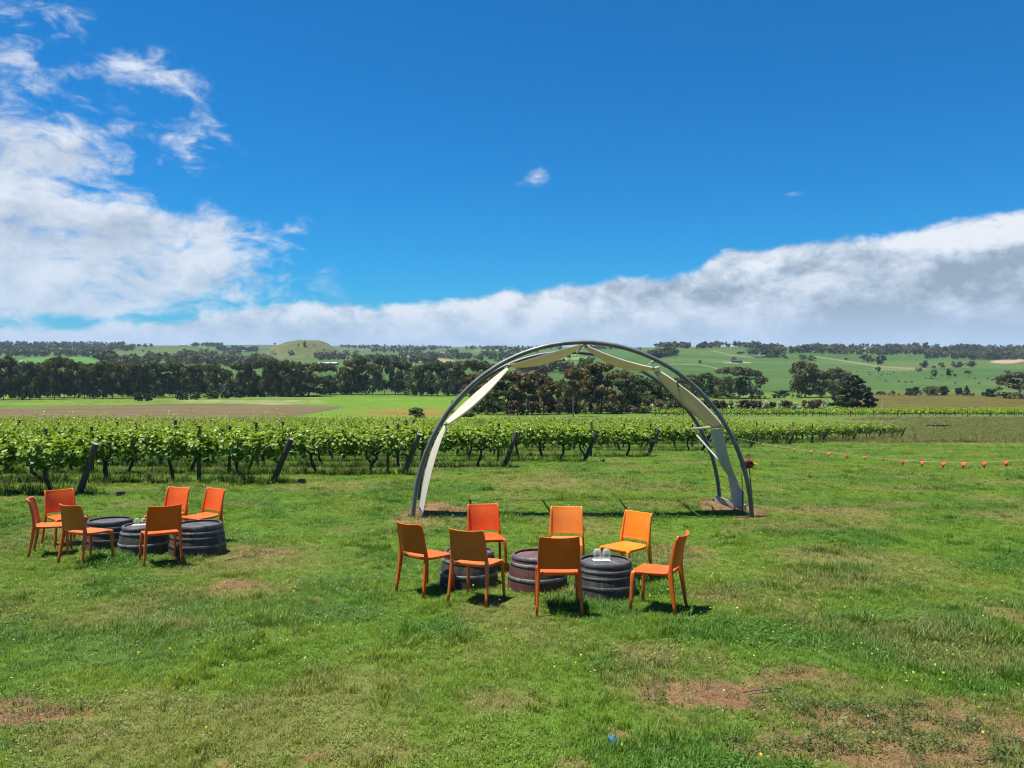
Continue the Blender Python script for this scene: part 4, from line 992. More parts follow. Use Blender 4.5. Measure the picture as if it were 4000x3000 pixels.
def build_hill_trees():
    i = 0
    for px, base, top, w, kd, lb in [
        (3432, 1478, 1430, 32, 'farumb', 'lone umbrella gum among the grazing cattle'), (3590, 1451, 1434, 28, 'farround', 'small dark round tree on the right pasture'), (3612, 1437, 1406, 50, 'farround', 'broad grey tree above the small dark round one'),
        (3652, 1478, 1441, 30, 'fargum', 'thin gum standing with a row of cattle'), (3645, 1440, 1428, 22, 'farround', 'small tree between two broad grey trees'), (3680, 1442, 1415, 26, 'fargum', 'slim pale gum on the right pasture'), (3706, 1475, 1437, 36, 'fargum', 'round headed pale gum on the right pasture'),
        (3731, 1474, 1456, 18, 'fargum', 'small sapling beside the round headed pale gum'), (3782, 1475, 1447, 38, 'farumb', 'dark flat crowned tree on the right pasture'), (3938, 1479, 1445, 40, 'farumb', 'flat crowned tree above the cattle herd at right'), (3740, 1437, 1410, 50, 'farround', 'left of two broad grey trees at the wood edge'),
        (3795, 1434, 1408, 52, 'farround', 'right of two broad grey trees at the wood edge'), (3372, 1412, 1382, 40, 'farround', 'left tree of the dark clump on the ridge'), (3398, 1416, 1385, 42, 'farround', 'second tree of the dark clump on the ridge'), (3442, 1426, 1384, 46, 'farround', 'biggest dark tree right of the ridge clump'),
        (3306, 1408, 1396, 16, 'farround', 'tiny dark tree at the track bend'), (3170, 1408, 1386, 40, 'farround', 'grey-green tree at the head of the pasture'), (3135, 1405, 1384, 36, 'farround', 'dark tree left of the head of the pasture'), (2735, 1425, 1404, 14, 'farround', 'small dark lone tree on the green slope below the dark shed'),
        (2866, 1408, 1393, 26, 'farround', 'round tree behind the dark shed'), (2895, 1382, 1372, 42, 'farround', 'dark low clump on the upper slope'), (2985, 1383, 1368, 20, 'farround', 'upright dark tree above the farmhouse'), (3010, 1398, 1376, 40, 'farround', 'big round tree beside the farmhouse'),
        (3070, 1400, 1391, 24, 'farround', 'hedge-like tree on the open slope'), (2222, 1405, 1380, 24, 'farround', 'dark tree under the arch above the grove'), (2145, 1440, 1405, 30, 'fargum', 'grey gum on the slope behind the left swag'), (2172, 1440, 1408, 28, 'fargum', 'slim gum beside the grey one behind the left swag'),
        (2500, 1368, 1355, 16, 'farround', 'small round tree on the skyline right of the arch top'), (2514, 1388, 1372, 10, 'fargum', 'thin pole-like tree in the paddock under the hoop'), (2270, 1425, 1396, 30, 'fargum', 'tree right of the field track under the arch'), (2310, 1425, 1390, 40, 'fargum', 'larger tree right of the field track under the arch'),
        (522, 1355, 1341, 18, 'farround', 'first dark tree on the left green hill'), (545, 1357, 1342, 20, 'farround', 'second dark tree on the left green hill'), (568, 1357, 1341, 22, 'farround', 'third dark tree on the left green hill'), (590, 1355, 1340, 22, 'farround', 'fourth dark tree on the left green hill'),
        (558, 1375, 1366, 14, 'farround', 'lone bush halfway down the left green hill'), (470, 1415, 1388, 30, 'fargum', 'pale gum at the foot of the left green hill'), (495, 1416, 1388, 28, 'fargum', 'second pale gum at the foot of the left green hill'), (574, 1335, 1325, 16, 'farround', 'tallest tree on the skyline of the left green hill'),
        (1190, 1352, 1330, 18, 'farround', 'dark tree on top of the bald round hill'), (1165, 1352, 1341, 9, 'farround', 'small bush beside the hilltop tree'), (1138, 1385, 1366, 26, 'farround', 'dark thicket in the hollow of the bald hill'), (1265, 1368, 1362, 10, 'farround', 'speck of bush on the right shoulder of the bald hill'),
        (1075, 1384, 1378, 12, 'farround', 'bush on the left shoulder of the bald hill'), (3975, 1478, 1462, 30, 'fargum', 'small gum beside the herd near the right edge')]:
        plant('hill_tree', kd, px, base, top, w, lb, 'tree', 'single trees on the far hills', ymin=450); i += 1
    # woods that read as one mass: bands in the photograph -> trees standing on the hills
    def wood(name, label, bands, seed, pal, h0, h1, ymin=480):
        R = np.random.default_rng(seed); VV = []; CC = []
        for pl, thick, n in bands:
            xs = [p[0] for p in pl]; rs = [p[1] for p in pl]
            for i in range(n):
                px = R.uniform(xs[0], xs[-1]); row = np.interp(px, xs, rs) + R.uniform(-thick, thick)
                p = hit(px, row, ymin); Hm = R.uniform(h0, h1); Wm = Hm * R.uniform(0.7, 1.15)
                m = 5 if p.y < 1400 else 4; P = []; rad = []
                for k in range(m):
                    a = R.uniform(0, 6.28); d = .3 * R.uniform() ** .5; P.append((p.x + math.cos(a) * d * Wm, p.y + math.sin(a) * d * Wm, p.z + Hm * R.uniform(.25, .82))); rad.append(Wm * R.uniform(.22, .36))
                c0 = np.asarray(pal[R.integers(len(pal))]) * R.uniform(.7, 1.3)
                V, Q, C = cards(R, P, rad, [14] * m, Hm * 0.16, [c0] * m, .85, .45)
                VV.append(V); CC.append(C)
                w_ = 0.02 * Hm; VV.append(np.array([(p.x - w_, p.y, p.z - .5), (p.x + w_, p.y, p.z - .5), (p.x + w_ * .6, p.y + .1, p.z + .5 * Hm), (p.x - w_ * .6, p.y + .1, p.z + .5 * Hm)])); CC.append(np.tile([0.05, 0.04, 0.03], (4, 1)))
        V = np.vstack(VV); Q = np.arange(len(V)).reshape(-1, 4)
        o = obj(name, np_mesh(name, V, Q, M['leaf'], False, np.vstack(CC))); tag(o, label, 'wood', kind='stuff')
    D = GUM + DKG
    wood('distant_wood', 'hazy blue-green woods on the skyline above the left belt', [([(-100, 1348), (250, 1348), (500, 1346)], 6, 200), ([(0, 1365), (200, 1362), (480, 1360)], 9, 170), ([(100, 1392), (260, 1388), (330, 1392), (420, 1412), (470, 1420)], 5, 90), ([(-40, 1392), (120, 1384), (210, 1382)], 6, 50),
        ([(330, 1375), (440, 1372)], 3, 40), ([(455, 1362), (520, 1372)], 5, 25)], 301, D, 9, 15)
    wood('distant_wood', 'dark plantation clumps on the crest of the left green hill', [([(615, 1346), (680, 1340), (750, 1347)], 3, 60), ([(750, 1350), (800, 1352)], 4, 25), ([(805, 1352), (870, 1354)], 3, 45), ([(850, 1366), (895, 1372)], 5, 30), ([(905, 1368), (960, 1372), (1010, 1370)], 4, 45), ([(500, 1338), (610, 1336)], 2, 20)], 302, DKG, 9, 14)
    wood('distant_wood', 'grey-green gum woods at the foot of the left green hill', [([(440, 1425), (600, 1412), (720, 1415), (850, 1420), (1000, 1422), (1060, 1420)], 12, 150), ([(700, 1398), (780, 1395), (850, 1392)], 8, 45), ([(870, 1388), (940, 1385)], 4, 18), ([(1230, 1402), (1330, 1400), (1400, 1395)], 8, 45)], 303, GUM, 8, 14)
    wood('distant_wood', 'hazy woods on the skyline between the bald hill and the arch', [([(900, 1341), (1000, 1342), (1080, 1347)], 2, 45), ([(1330, 1357), (1500, 1360), (1650, 1360), (1760, 1362)], 4, 120), ([(1450, 1372), (1560, 1375), (1700, 1368)], 5, 80), ([(1560, 1390), (1700, 1395), (1790, 1398)], 6, 90), ([(1740, 1386), (1790, 1382)], 5, 25),
        ([(1800, 1362), (2000, 1364), (2200, 1364)], 3, 80), ([(1880, 1392), (2000, 1394)], 5, 40), ([(1900, 1375), (2100, 1376)], 3, 25), ([(1430, 1410), (1560, 1412), (1700, 1420)], 6, 70), ([(2020, 1462), (2130, 1455), (2250, 1452)], 6, 45), ([(1760, 1400), (1960, 1410)], 4, 30)], 304, D, 8, 13)
    wood('distant_wood', 'woods on the skyline behind the arch top and right hoop', [([(2300, 1362), (2420, 1362)], 3, 40), ([(2560, 1358), (2660, 1358)], 3, 35), ([(2665, 1358), (2690, 1360)], 2, 14), ([(2530, 1400), (2640, 1388)], 3, 45), ([(2620, 1375), (2640, 1388)], 5, 14)], 305, DKG + GUM, 8, 13)
    wood('distant_wood', 'long dark wood along the right-hand ridge', [([(2730, 1362), (2800, 1356), (2830, 1352)], 3, 35), ([(2830, 1350), (2900, 1352), (3000, 1366), (3060, 1376)], 5, 130), ([(3040, 1376), (3140, 1374), (3300, 1378), (3500, 1380), (3700, 1384), (3900, 1386), (4060, 1390)], 9, 330), ([(3140, 1362), (3350, 1362), (3600, 1366), (3800, 1368), (4060, 1368)], 5, 190),
        ([(3470, 1360), (3590, 1360)], 3, 40), ([(3760, 1362), (3830, 1360)], 3, 35), ([(3860, 1402), (4030, 1400)], 5, 50), ([(3720, 1398), (3850, 1402)], 5, 45), ([(3620, 1400), (3700, 1394)], 3, 20), ([(2930, 1388), (3060, 1395)], 3, 22)], 306, D, 8, 14)
    wood('grove_undergrowth', 'dark tangled undergrowth at the foot of the grove behind the arch', [([(1830, 1616), (1950, 1616), (2250, 1614), (2620, 1612)], 5, 130), ([(1840, 1602), (2100, 1600), (2600, 1598)], 5, 50)], 308, GRN + OLV + BRN, 1.8, 4.2, 100)
    wood('valley_scrub', 'low scrub and reeds along the right valley floor', [([(2680, 1556), (2900, 1560), (3130, 1556)], 4, 40), ([(3400, 1545), (3700, 1546), (4050, 1552)], 1.5, 34)], 307, GRN + OLV, 1.2, 2.8, 200)
build_hill_trees()

# ------------------------------------------------------------------ vineyard
END_PX = [(310, 1930), (1065, 1887), (1577, 1853), (1968, 1826), (2282, 1803), (2530, 1785), (2741, 1763), (2929, 1753), (3082, 1737), (3210, 1731), (3328, 1725), (3426, 1720), (3516, 1716)]
ROWS = []
for p in END_PX: ROWS.append(hit(*p))
ymax = ROWS[-1].y
for k in range(10):                                             # rows at the back, ending further left
    y = ymax + 3.6 * (k + 1); px = 2960 - 12 * k
    ROWS.append(Vector(((px - CX) / F * y, y, g1((px - CX) / F * y, y))))
RD = Vector((-1.0, 0.035, 0)).normalized()
VINE_STEP = 1.75

def vine_leaves(seed, n, L=1.9, leaf=0.058, shoots=14, simple_leaf=False, hang=0.0):
    """foliage of one vine along local x, from the cordon wire up; young shoots stand out above"""
    R = np.random.default_rng(seed); P = []; N = []; C = []; S = []
    for i in range(n):
        x = R.uniform(-L / 2, L / 2); a = R.uniform(-0.35, math.pi + 0.35)
        lump = 0.84 + 0.42 * math.sin(x * 3.1 + seed) * math.sin(x * 6.3 + 2 * seed) + R.normal(0, .13)
        rr = R.uniform(0.30, 1.0) ** 0.5
        y = math.cos(a) * 0.36 * lump * rr; z = 0.79 + math.sin(a) * (0.42 if math.sin(a) > 0 else 0.42) * lump * rr
        if R.uniform() < 0.08: z = R.uniform(0.5, 0.72); y *= 0.9
        nn = Vector((R.normal(0, .5), math.cos(a) * 0.9 + R.normal(0, .5), max(0.0, math.sin(a)) + 0.45 + R.normal(0, .4)))
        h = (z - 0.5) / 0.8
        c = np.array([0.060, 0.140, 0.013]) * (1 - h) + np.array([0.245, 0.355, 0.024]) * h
        P.append((x, y, z)); N.append(nn); S.append(leaf * R.uniform(0.7, 1.35)); C.append(c * R.uniform(0.7, 1.3))
    for j in range(shoots):
        x = R.uniform(-L / 2, L / 2); y = R.normal(0, .14); dx, dy = R.normal(0, .18), R.normal(0, .18); hh = R.uniform(0.12, 0.58) + (0.3 if R.uniform() < 0.12 else 0)
        m = int(4 + hh * 16)
        for i in range(m):
            t = (i + R.uniform()) / m
            P.append((x + dx * t + R.normal(0, .03), y + dy * t + R.normal(0, .03), 1.08 + hh * t)); N.append(Vector((R.normal(0, .6), R.normal(0, .6) , 0.7)))
            S.append(leaf * (1.0 - 0.55 * t) * R.uniform(0.7, 1.1)); C.append((np.array([0.19, 0.29, 0.024]) * (1 - t) + np.array([0.28, 0.34, 0.045]) * t) * R.uniform(0.8, 1.2))
    V = []; Q = []; CC = []
    for p, nn, s, c in zip(P, N, S, C):
        nn = nn.normalized(); t = nn.cross(Vector((R.normal(), R.normal(), R.normal() - 1.2))).normalized(); b = nn.cross(t); p = Vector(p); k = len(V)
        # two folded halves: stalk end, shoulder, side lobe, tip
        f = nn * s * 0.28
        if simple_leaf:
            V += [p - b * s, p + t * s * .95 + f * .5, p + b * s, p - t * s * .95 + f * .5]; Q += [(k, k + 1, k + 2, k + 3)]; CC += [c] * 4
        else:
            V += [p - b * s * .75, p - b * s * .55 + t * s * .75 + f, p + b * s * .35 + t * s * .95 + f, p + b * s * 1.05 - f * .4, p + b * s * .35 - t * s * .95 + f, p - b * s * .55 - t * s * .75 + f]
            Q += [(k, k + 1, k + 2, k + 3), (k, k + 3, k + 4, k + 5)]; CC += [c] * 6
    return np.array([tuple(v) for v in V]), np.array(Q), np.array(CC)

def vine_trunk(seed):
    R = np.random.default_rng(seed); mb = MB()
    b = R.normal(0, .07); c = R.normal(0, .10)
    pts = [(b - c, R.normal(0, .02), -0.06), (b - c * .9, R.normal(0, .02), 0.12), (b + R.normal(0, .035), R.normal(0, .03), 0.30), (b + c * .5 + R.normal(0, .03), R.normal(0, .03), 0.46), (b + c * .4, 0, 0.60)]
    r0 = R.uniform(.036, .055)
    mb.tube(pts, [r0 * 1.25, r0, r0 * R.uniform(.85, 1.15), r0 * .9, r0 * 1.1], 7)
    top = Vector(pts[-1])
    for s in (-1, 1):
        mb.tube([top - Vector((0, 0, .05)), top + Vector((s * .16, R.normal(0, .02), .07)), top + Vector((s * .5, 0, .12)), top + Vector((s * .92, 0, .12))], [r0 * .85, r0 * .62, r0 * .5, r0 * .35], 6)
    return mb.mesh('trunk', M['vine_bark'], True)

def build_vines():
    near = []; mid = []
    for i in range(6):
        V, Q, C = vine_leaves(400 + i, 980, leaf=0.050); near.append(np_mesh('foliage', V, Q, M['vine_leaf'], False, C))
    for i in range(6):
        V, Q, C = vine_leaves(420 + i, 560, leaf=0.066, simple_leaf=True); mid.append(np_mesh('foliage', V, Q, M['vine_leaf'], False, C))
    trunks = [vine_trunk(440 + i) for i in range(9)]
    rownames = ['front row', 'second row', 'third row', 'fourth row', 'fifth row', 'sixth row', 'seventh row', 'eighth row', 'ninth row', 'tenth row', 'eleventh row', 'twelfth row', 'thirteenth row']
    made = 0; rest = []
    ang = math.atan2(RD.y, RD.x) + math.pi
    for k, e in enumerate(ROWS):
        i = 0; d = 0.75
        while True:
            p = e + RD * d; u = p.x / p.y
            if u < -0.74: break
            p.z = g1(p.x, p.y)
            if made < 300 and k < 13:
                nm = rownames[k]
                t = thing('grapevine', 'leafy grapevine, %s from the end post of the %s' % (ordn(i), nm), 'grapevine', p, ang + random.uniform(-.06, .06), 'grapevines in the rows nearest the lawn')
                t.scale = (1, random.uniform(.9, 1.15), random.uniform(.93, 1.07) * (1.0 if k < 8 else 0.97))
                flip = random.random() < .5
                obj('trunk', trunks[random.randrange(9)], t, rot=(0, 0, math.pi * (random.random() < .5)))
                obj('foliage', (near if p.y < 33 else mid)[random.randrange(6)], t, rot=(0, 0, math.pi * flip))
                made += 1
            else: rest.append(p)
            i += 1; d += VINE_STEP * random.uniform(.94, 1.06)
    # the rows at the back of the block and the strip across the valley read as one mass
    def mass(name, label, spots, seed, n, leaf, sc, tone=1.0):
        R = np.random.default_rng(seed); base = [vine_leaves(460 + i, n, leaf=leaf, shoots=5, simple_leaf=True) for i in range(4)]
        VV = []; QQ = []; CC = []; o = 0
        for p in spots:
            V, Q, C = base[R.integers(4)]; f = -1 if R.uniform() < .5 else 1
            VV.append(V * np.array([f, f, sc * R.uniform(.9, 1.1)]) + np.array(p)); QQ.append(Q + o); CC.append(C * tone * R.uniform(.85, 1.15)); o += len(V)
            tw = .05; b = np.array([(-tw, 0, -.05), (tw, 0, -.05), (tw, .02, .75), (-tw, .02, .75)]) + np.array(p); VV.append(b); QQ.append(np.arange(4).reshape(1, 4) + o); CC.append(np.tile([.03, .025, .02], (4, 1))); o += 4
        ob = obj(name, np_mesh(name, np.vstack(VV), np.vstack(QQ), M['vine_leaf'], False, np.vstack(CC))); tag(ob, label, 'vines', kind='stuff')
    strip = []
    for j in range(8):
        y = 180 + 8 * j; x0 = (2560 - CX) / F * y; x1 = 0.80 * y
        for x in np.arange(x0, x1, 1.7): strip.append(Vector((x, y + 0.02 * x, g1(x, y + 0.02 * x))))
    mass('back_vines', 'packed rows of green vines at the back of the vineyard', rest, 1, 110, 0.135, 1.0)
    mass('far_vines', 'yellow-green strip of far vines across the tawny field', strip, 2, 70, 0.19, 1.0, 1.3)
    for j in range(7):
        y = 104 + 10 * j; xa = (max(1000, 1000 + 110 * j) - CX) / F * y; xb = (3090 - CX) / F * y
        for x in np.arange(xa, xb, 1.75): rest.append(Vector((x, y, g1(x, y))))
    print('vines', made, len(rest), len(strip))

    # posts
    def post_mesh(h, r, cap):
        mb = MB(); mb.tube([(0, 0, -0.15), (0.004, 0, h * .5), (0, 0, h - .004), (0, 0, h)], [r * 1.05, r, r * .97, r * .85], 8)
        me = mb.mesh('post', M['post'], False)
        if cap: me.materials.append(M['post_top']); me.polygons[-1].material_index = 1
        return me
    strut = post_mesh(1.24, 0.074, True); line = [post_mesh(1.44, 0.05, False), post_mesh(1.37, 0.045, False), post_mesh(1.50, 0.055, False)]
    for k, e in enumerate(ROWS[:13]):
        s = 1.0 if k < 6 else 0.9
        o = obj('end_post', strut, None, e, None, (s, s, s))
        o.rotation_euler = Vector((0.42 + random.uniform(-.05, .05), -0.12, 1)).to_track_quat('Z', 'Y').to_euler()
        tag(o, 'thick leaning wooden end post of the %s of vines' % rownames[k], 'post', 'leaning end posts of the vine rows')
    ncol = 0
    for k, e in enumerate(ROWS):
        q = 0
        for n in range(6, -40, -1):
            X = -0.1 + 3.95 * n - 0.06 * (e.y - 21) + (0.6 if n == -1 else 0); d = (e.x - X)
            if d < 0.4: continue
            p = e + RD * d; u = p.x / p.y
            if u < -0.70: break
            p.z = g1(p.x, p.y)
            lb = 'upright post, %s from the end of the %s' % (ordn(q), rownames[k] + ' of vines') if k < 13 else 'small upright post among the packed vines at the back of the vineyard'
            o = obj('vineyard_post', line[random.randrange(3)], None, p, (random.gauss(0, .02), random.gauss(0, .02), random.uniform(0, 6)))
            tag(o, lb, 'post', 'upright posts of the vine rows' if k < 13 else 'posts at the back of the vineyard'); q += 1; ncol += 1
    fp = MB().tube([(0, 0, -.1), (0, 0, 1.5)], 0.10, 5).mesh('post', M['post'])
    i = 0
    for jj, j in enumerate((0, 3)):
        i = 0; y0 = 180 + 8 * j
        for x in np.arange((3050 - CX) / F * y0, 0.70 * y0, 5.6):
            y = y0 + 0.02 * x - 0.4
            tag(obj('vineyard_post', fp, None, (x, y, g1(x, y))), 'small post in the %s row of the far vine strip, %s from the left' % (('front', 'rear')[jj], ordn(i)), 'post', 'posts of the far vine strip'); i += 1
    print('posts', ncol)
    # one taut wire along each of the nearest rows
    for k, e in enumerate(ROWS[:8]):
        a = e + RD * 0.0; b = e + RD * (e.x + 0.72 * e.y); mb = MB()
        pts = []
        for s in np.linspace(0, 1, 14):
            p = a.lerp(b, s); pts.append((p.x, p.y, g1(p.x, p.y) + 0.52))
        mb.tube(pts, 0.0022, 4)
        tag(obj('trellis_wire', mb.mesh('trellis_wire', M['wire'])), 'thin trellis wire strung low along the %s of vines' % rownames[k], 'wire', 'trellis wires')
    # long unmown grass under the rows
    kinds = [tuft_mesh('long_tuft', 31, 22, 0.14, 0.14, 0.36, 0.010, 0.9, M['grass']), tuft_mesh('long_tuft', 32, 18, 0.16, 0.10, 0.28, 0.011, 1.2, M['grass']), tuft_mesh('long_tuft', 33, 14, 0.10, 0.18, 0.46, 0.009, 0.7, M['grass'])]
    P = []
    for k, e in enumerate(ROWS[:13]):
        L = e.x + 0.76 * e.y; n = int(L * (26 if k < 4 else 16)); d = rng.uniform(-0.2, L, n)
        off = rng.normal(0, 0.38, n); P.append(np.stack([e.x + RD.x * d, e.y + RD.y * d + off], -1))
    n = 7000; y = rng.uniform(55, 175, n); u_ = 0.36 + 0.38 * rng.uniform(0, 1, n) ** 0.7 + 0.02; keep_ = rng.uniform(size=n) < sst(u_ + 0.25 * (fbm(u_ * y / 9, y / 9, 97, 3) - 0.5), 0.38, 0.52); y = y[keep_]; u_ = u_[keep_]; P.append(np.stack([u_ * y, y], -1))
    P = np.vstack(P); x, y = P[:, 0], P[:, 1]; n = len(x); ta = (x / y > 0.40) & (y > 53)
    c = np.tile([0.095, 0.165, 0.024], (n, 1)); c = lerp3(c, (0.180, 0.190, 0.050), sst(fbm(x / 1.2, y / 1.2, 61, 3), 0.45, 0.7) * 0.7); c = np.where(ta[:, None], np.array([0.135, 0.148, 0.042]), c) * rng.uniform(.7, 1.3, (n, 1))
    s = rng.uniform(.6, 1.15, n); w = np.where(ta, 3.2, 1.15)
    scatter('long_grass', 'unmown long grass under the vine rows and on the tawny field', 'grass', np.stack([x, y, gz(x, y)], -1), np.stack([rng.normal(0, .1, n), rng.normal(0, .1, n), rng.uniform(0, 6.28, n)], -1),
            np.stack([s * w, s * w, s * np.where(ta, 1.3, 1.0)], -1), rng.integers(0, 3, n), c, kinds)
    # dark wood offcuts lying by the row ends
    blk = MB().box((0, 0, .05), (.17, .12, .11)).mesh('block', M['post'])
    for (px, row), lb in zip([(468, 1935), (1178, 1888), (2353, 1805)], ['small dark wood block in the grass near the front end post', 'small dark wood block right of the second end post', 'small dark wood block right of the fifth end post']):
        p = hit(px, row); o = obj('wood_block', blk, None, p, (.2, .1, random.uniform(0, 3))); bevel(o, .012); tag(o, lb, 'wood block')
    p = hit(3568, 1718); o = obj('short_post', post_mesh(0.55, 0.07, False), None, p, (0.1, 0.3, 0)); tag(o, 'short thin stump post right of the last vine row', 'post')
build_vines()

# ------------------------------------------------------------------ moulded plastic chairs
def sq_ring(c, ax, ay, hx, hy, n=12, e=0.5):
    r = []
    for k in range(n):
        a = 2 * math.pi * (k + .5) / n; ca, sa = math.cos(a), math.sin(a)
        r.append(Vector(c) + Vector(ax) * (math.copysign(abs(ca) ** e, ca) * hx) + Vector(ay) * (math.copysign(abs(sa) ** e, sa) * hy))
    return r
def chair_meshes():
    out = {}
    # seat: rounded slab, dipped in the middle, rolled over at the front, with a deep rim
    n, m = 18, 18; mb = MB(); top = []; bot = []
    for i in range(n + 1):
        for j in range(m + 1):
            s = -1 + 2 * i / n; t = -1 + 2 * j / m
            w = 0.214 + 0.010 * t
            k = (abs(s) ** 7 + abs(t) ** 7) ** (1 / 7.0) if (s or t) else 0; mx = max(abs(s), abs(t)); q = mx / k if k > 1e-6 else 1
            x = s * q * w; y = t * q * 0.212 + 0.004
            z = 0.452 - 0.014 * (1 - s * s) * (1 - t * t) + 0.012 * t * t * (1 if t < 0 else 0.2) - 0.010 * max(0, (t - .6) / .4) ** 2 - 0.006 * max(0, (abs(s) - .75) / .25) ** 2
            e = max(abs(s), abs(t)); top.append((x, y, z)); bot.append((x * .985, y * .985, z - 0.014 - 0.024 * max(0, (e - .86) / .14) - 0.010 * (1 - t * t) * max(0, (abs(s) - .86) / .14) * -1))
    T = len(top); Fc = []
    id_ = lambda i, j: i * (m + 1) + j
    for i in range(n):
        for j in range(m):
            Fc.append((id_(i, j), id_(i + 1, j), id_(i + 1, j + 1), id_(i, j + 1))); Fc.append((T + id_(i, j), T + id_(i, j + 1), T + id_(i + 1, j + 1), T + id_(i + 1, j)))
    ring = [id_(i, 0) for i in range(n)] + [id_(n, j) for j in range(m)] + [id_(i, m) for i in range(n, 0, -1)] + [id_(0, j) for j in range(m, 0, -1)]
    for a, b in zip(ring, ring[1:] + ring[:1]): Fc.append((a, T + a, T + b, b))
    mb.add(top + bot, Fc); out['seat'] = mb
    # back: bowed sheet leaning back, rolled lip on top
    n, m = 16, 16; mb = MB(); f = []; r = []
    def bk(s, t):
        w = 0.206 - 0.010 * s; z = 0.497 + 0.338 * s + 0.010 * s * t * t; y = -0.208 - 0.060 * s - 0.022 * s ** 4 - 0.034 * (1 - t * t) * (0.7 + 0.5 * s)
        return Vector((w * t, y, z))
    for i in range(n + 1):
        for j in range(m + 1):
            s = i / n; t = -1 + 2 * j / m; p = bk(s, t); th = 0.0075 + 0.006 * max(0, (s - .92) / .08) + 0.003 * max(0, (.06 - s) / .06)
            f.append(p + Vector((0, th, 0))); r.append(p - Vector((0, th, 0)))
    T = len(f); Fc = []; id_ = lambda i, j: i * (m + 1) + j
    for i in range(n):
        for j in range(m):
            Fc.append((id_(i, j), id_(i, j + 1), id_(i + 1, j + 1), id_(i + 1, j))); Fc.append((T + id_(i, j), T + id_(i + 1, j), T + id_(i + 1, j + 1), T + id_(i, j + 1)))
    ring = [id_(i, 0) for i in range(n)] + [id_(n, j) for j in range(m)] + [id_(i, m) for i in range(n, 0, -1)] + [id_(0, j) for j in range(m, 0, -1)]
    for a, b in zip(ring, ring[1:] + ring[:1]): Fc.append((b, T + b, T + a, a))
    mb.add(f + r, Fc); out['backrest'] = mb
    for s in (-1, 1):
        mb = MB(); X, Y = (1, 0, 0), (0, 1, 0)
        st = [(0.0, .232, -.262, .0135, .0150), (.12, .227, -.243, .0150, .0175), (.28, .220, -.222, .0170, .0210), (.40, .214, -.208, .0185, .0250), (.455, .211, -.203, .0185, .0260), (.52, .2085, -.2085, .0165, .0200), (.62, .2055, -.2265, .0140, .0165), (.72, .2025, -.2460, .0120, .0145), (.80, .200, -.266, .0100, .0125), (.848, .1985, -.288, .0070, .0095)]
        mb.loft([sq_ring((s * x, y, z), X, Y, hx, hy) for z, x, y, hx, hy in st]); out['rear_leg%d' % s] = mb
        mb = MB()
        st = [(0.0, .226, .222, .0125, .0135), (.15, .221, .214, .0150, .0165), (.32, .215, .204, .0175, .0200), (.42, .209, .195, .0195, .0240), (.446, .200, .186, .0200, .0240)]
        mb.loft([sq_ring((s * x, y, z), X, Y, hx, hy) for z, x, y, hx, hy in st]); out['front_leg%d' % s] = mb
    return out
CH = chair_meshes(); CH_MESH = {}
def chair(x, y, fx, fy, mat, label):
    rz = math.atan2(fy, fx) - math.pi / 2
    z = g1(x, y)
    t = thing('chair', label, 'chair', (x, y, z), rz, 'orange plastic chairs around the barrel tables')
    # stands square on the sloping lawn
    nrm = Vector((-(g1(x + .5, y) - g1(x - .5, y)), -(g1(x, y + .5) - g1(x, y - .5)), 1)).normalized()
    t.rotation_euler = (nrm.to_track_quat('Z', 'Y').to_matrix() @ Matrix.Rotation(rz, 3, 'Z')).to_euler() if False else (math.asin(-nrm.y) * math.cos(rz), math.asin(-nrm.y) * -math.sin(rz), rz)
    t.location.z -= 0.012; t.scale = (0.985, 0.985, 0.965)
    for k, mb in CH.items():
        key = (k, mat)
        if key not in CH_MESH: CH_MESH[key] = mb.mesh(k.rstrip('-1').replace('rear_leg', 'leg').replace('front_leg', 'leg'), M[mat], True)
        nm = 'leg' if 'leg' in k else k
        o = obj(nm, CH_MESH[key], t)
        if nm != 'leg': bevel(o, .004, 2)
    return t
for a in [
    (-0.977, 8.76, 0.32, 0.37, 'orange', 'orange chair at the left end of the right-hand barrel group, back to us'),
    (-0.377, 8.38, 0.19, 0.435, 'faded', 'orange chair in front of the left barrel of the right-hand group'),
    (-0.332, 9.87, 0.20, -1.0, 'orange_red', 'deep orange chair behind the left barrel of the right-hand group, facing us'),
    (0.672, 9.62, -0.12, -1.0, 'yellowed', 'faded yellowish chair behind the middle of the right-hand group, facing us'),
    (0.476, 7.95, 0.0, 1.0, 'orange', 'orange chair in front between the red-brown and glass-topped barrels, back to us'),
    (1.36, 9.25, -0.70, -0.66, 'amber', 'bright amber chair behind the barrel with the wine glasses'),
    (1.513, 8.01, -0.407, 0.20, 'orange', 'orange chair at the right end of the right-hand group, seen from the side'),
    (-6.50, 10.85, 0.45, 0.20, 'faded', 'leftmost orange chair of all, seen edge-on'),
    (-6.72, 11.55, 0.78, -0.62, 'orange', 'orange chair behind the leftmost one, facing right'),
    (-5.72, 10.34, 0.19, 0.42, 'faded', 'orange chair in front of the left barrel of the left-hand group, back to us'),
    (-4.72, 10.30, -0.25, 0.39, 'orange', 'orange chair in front of the middle barrel of the left-hand group, back to us'),
    (-5.31, 11.75, -0.30, -0.95, 'orange', 'orange chair at the back of the left-hand group, left of the pair facing us'),
    (-4.72, 11.62, -0.50, -0.87, 'orange', 'orange chair at the back right of the left-hand group, turned left')]: chair(*a)

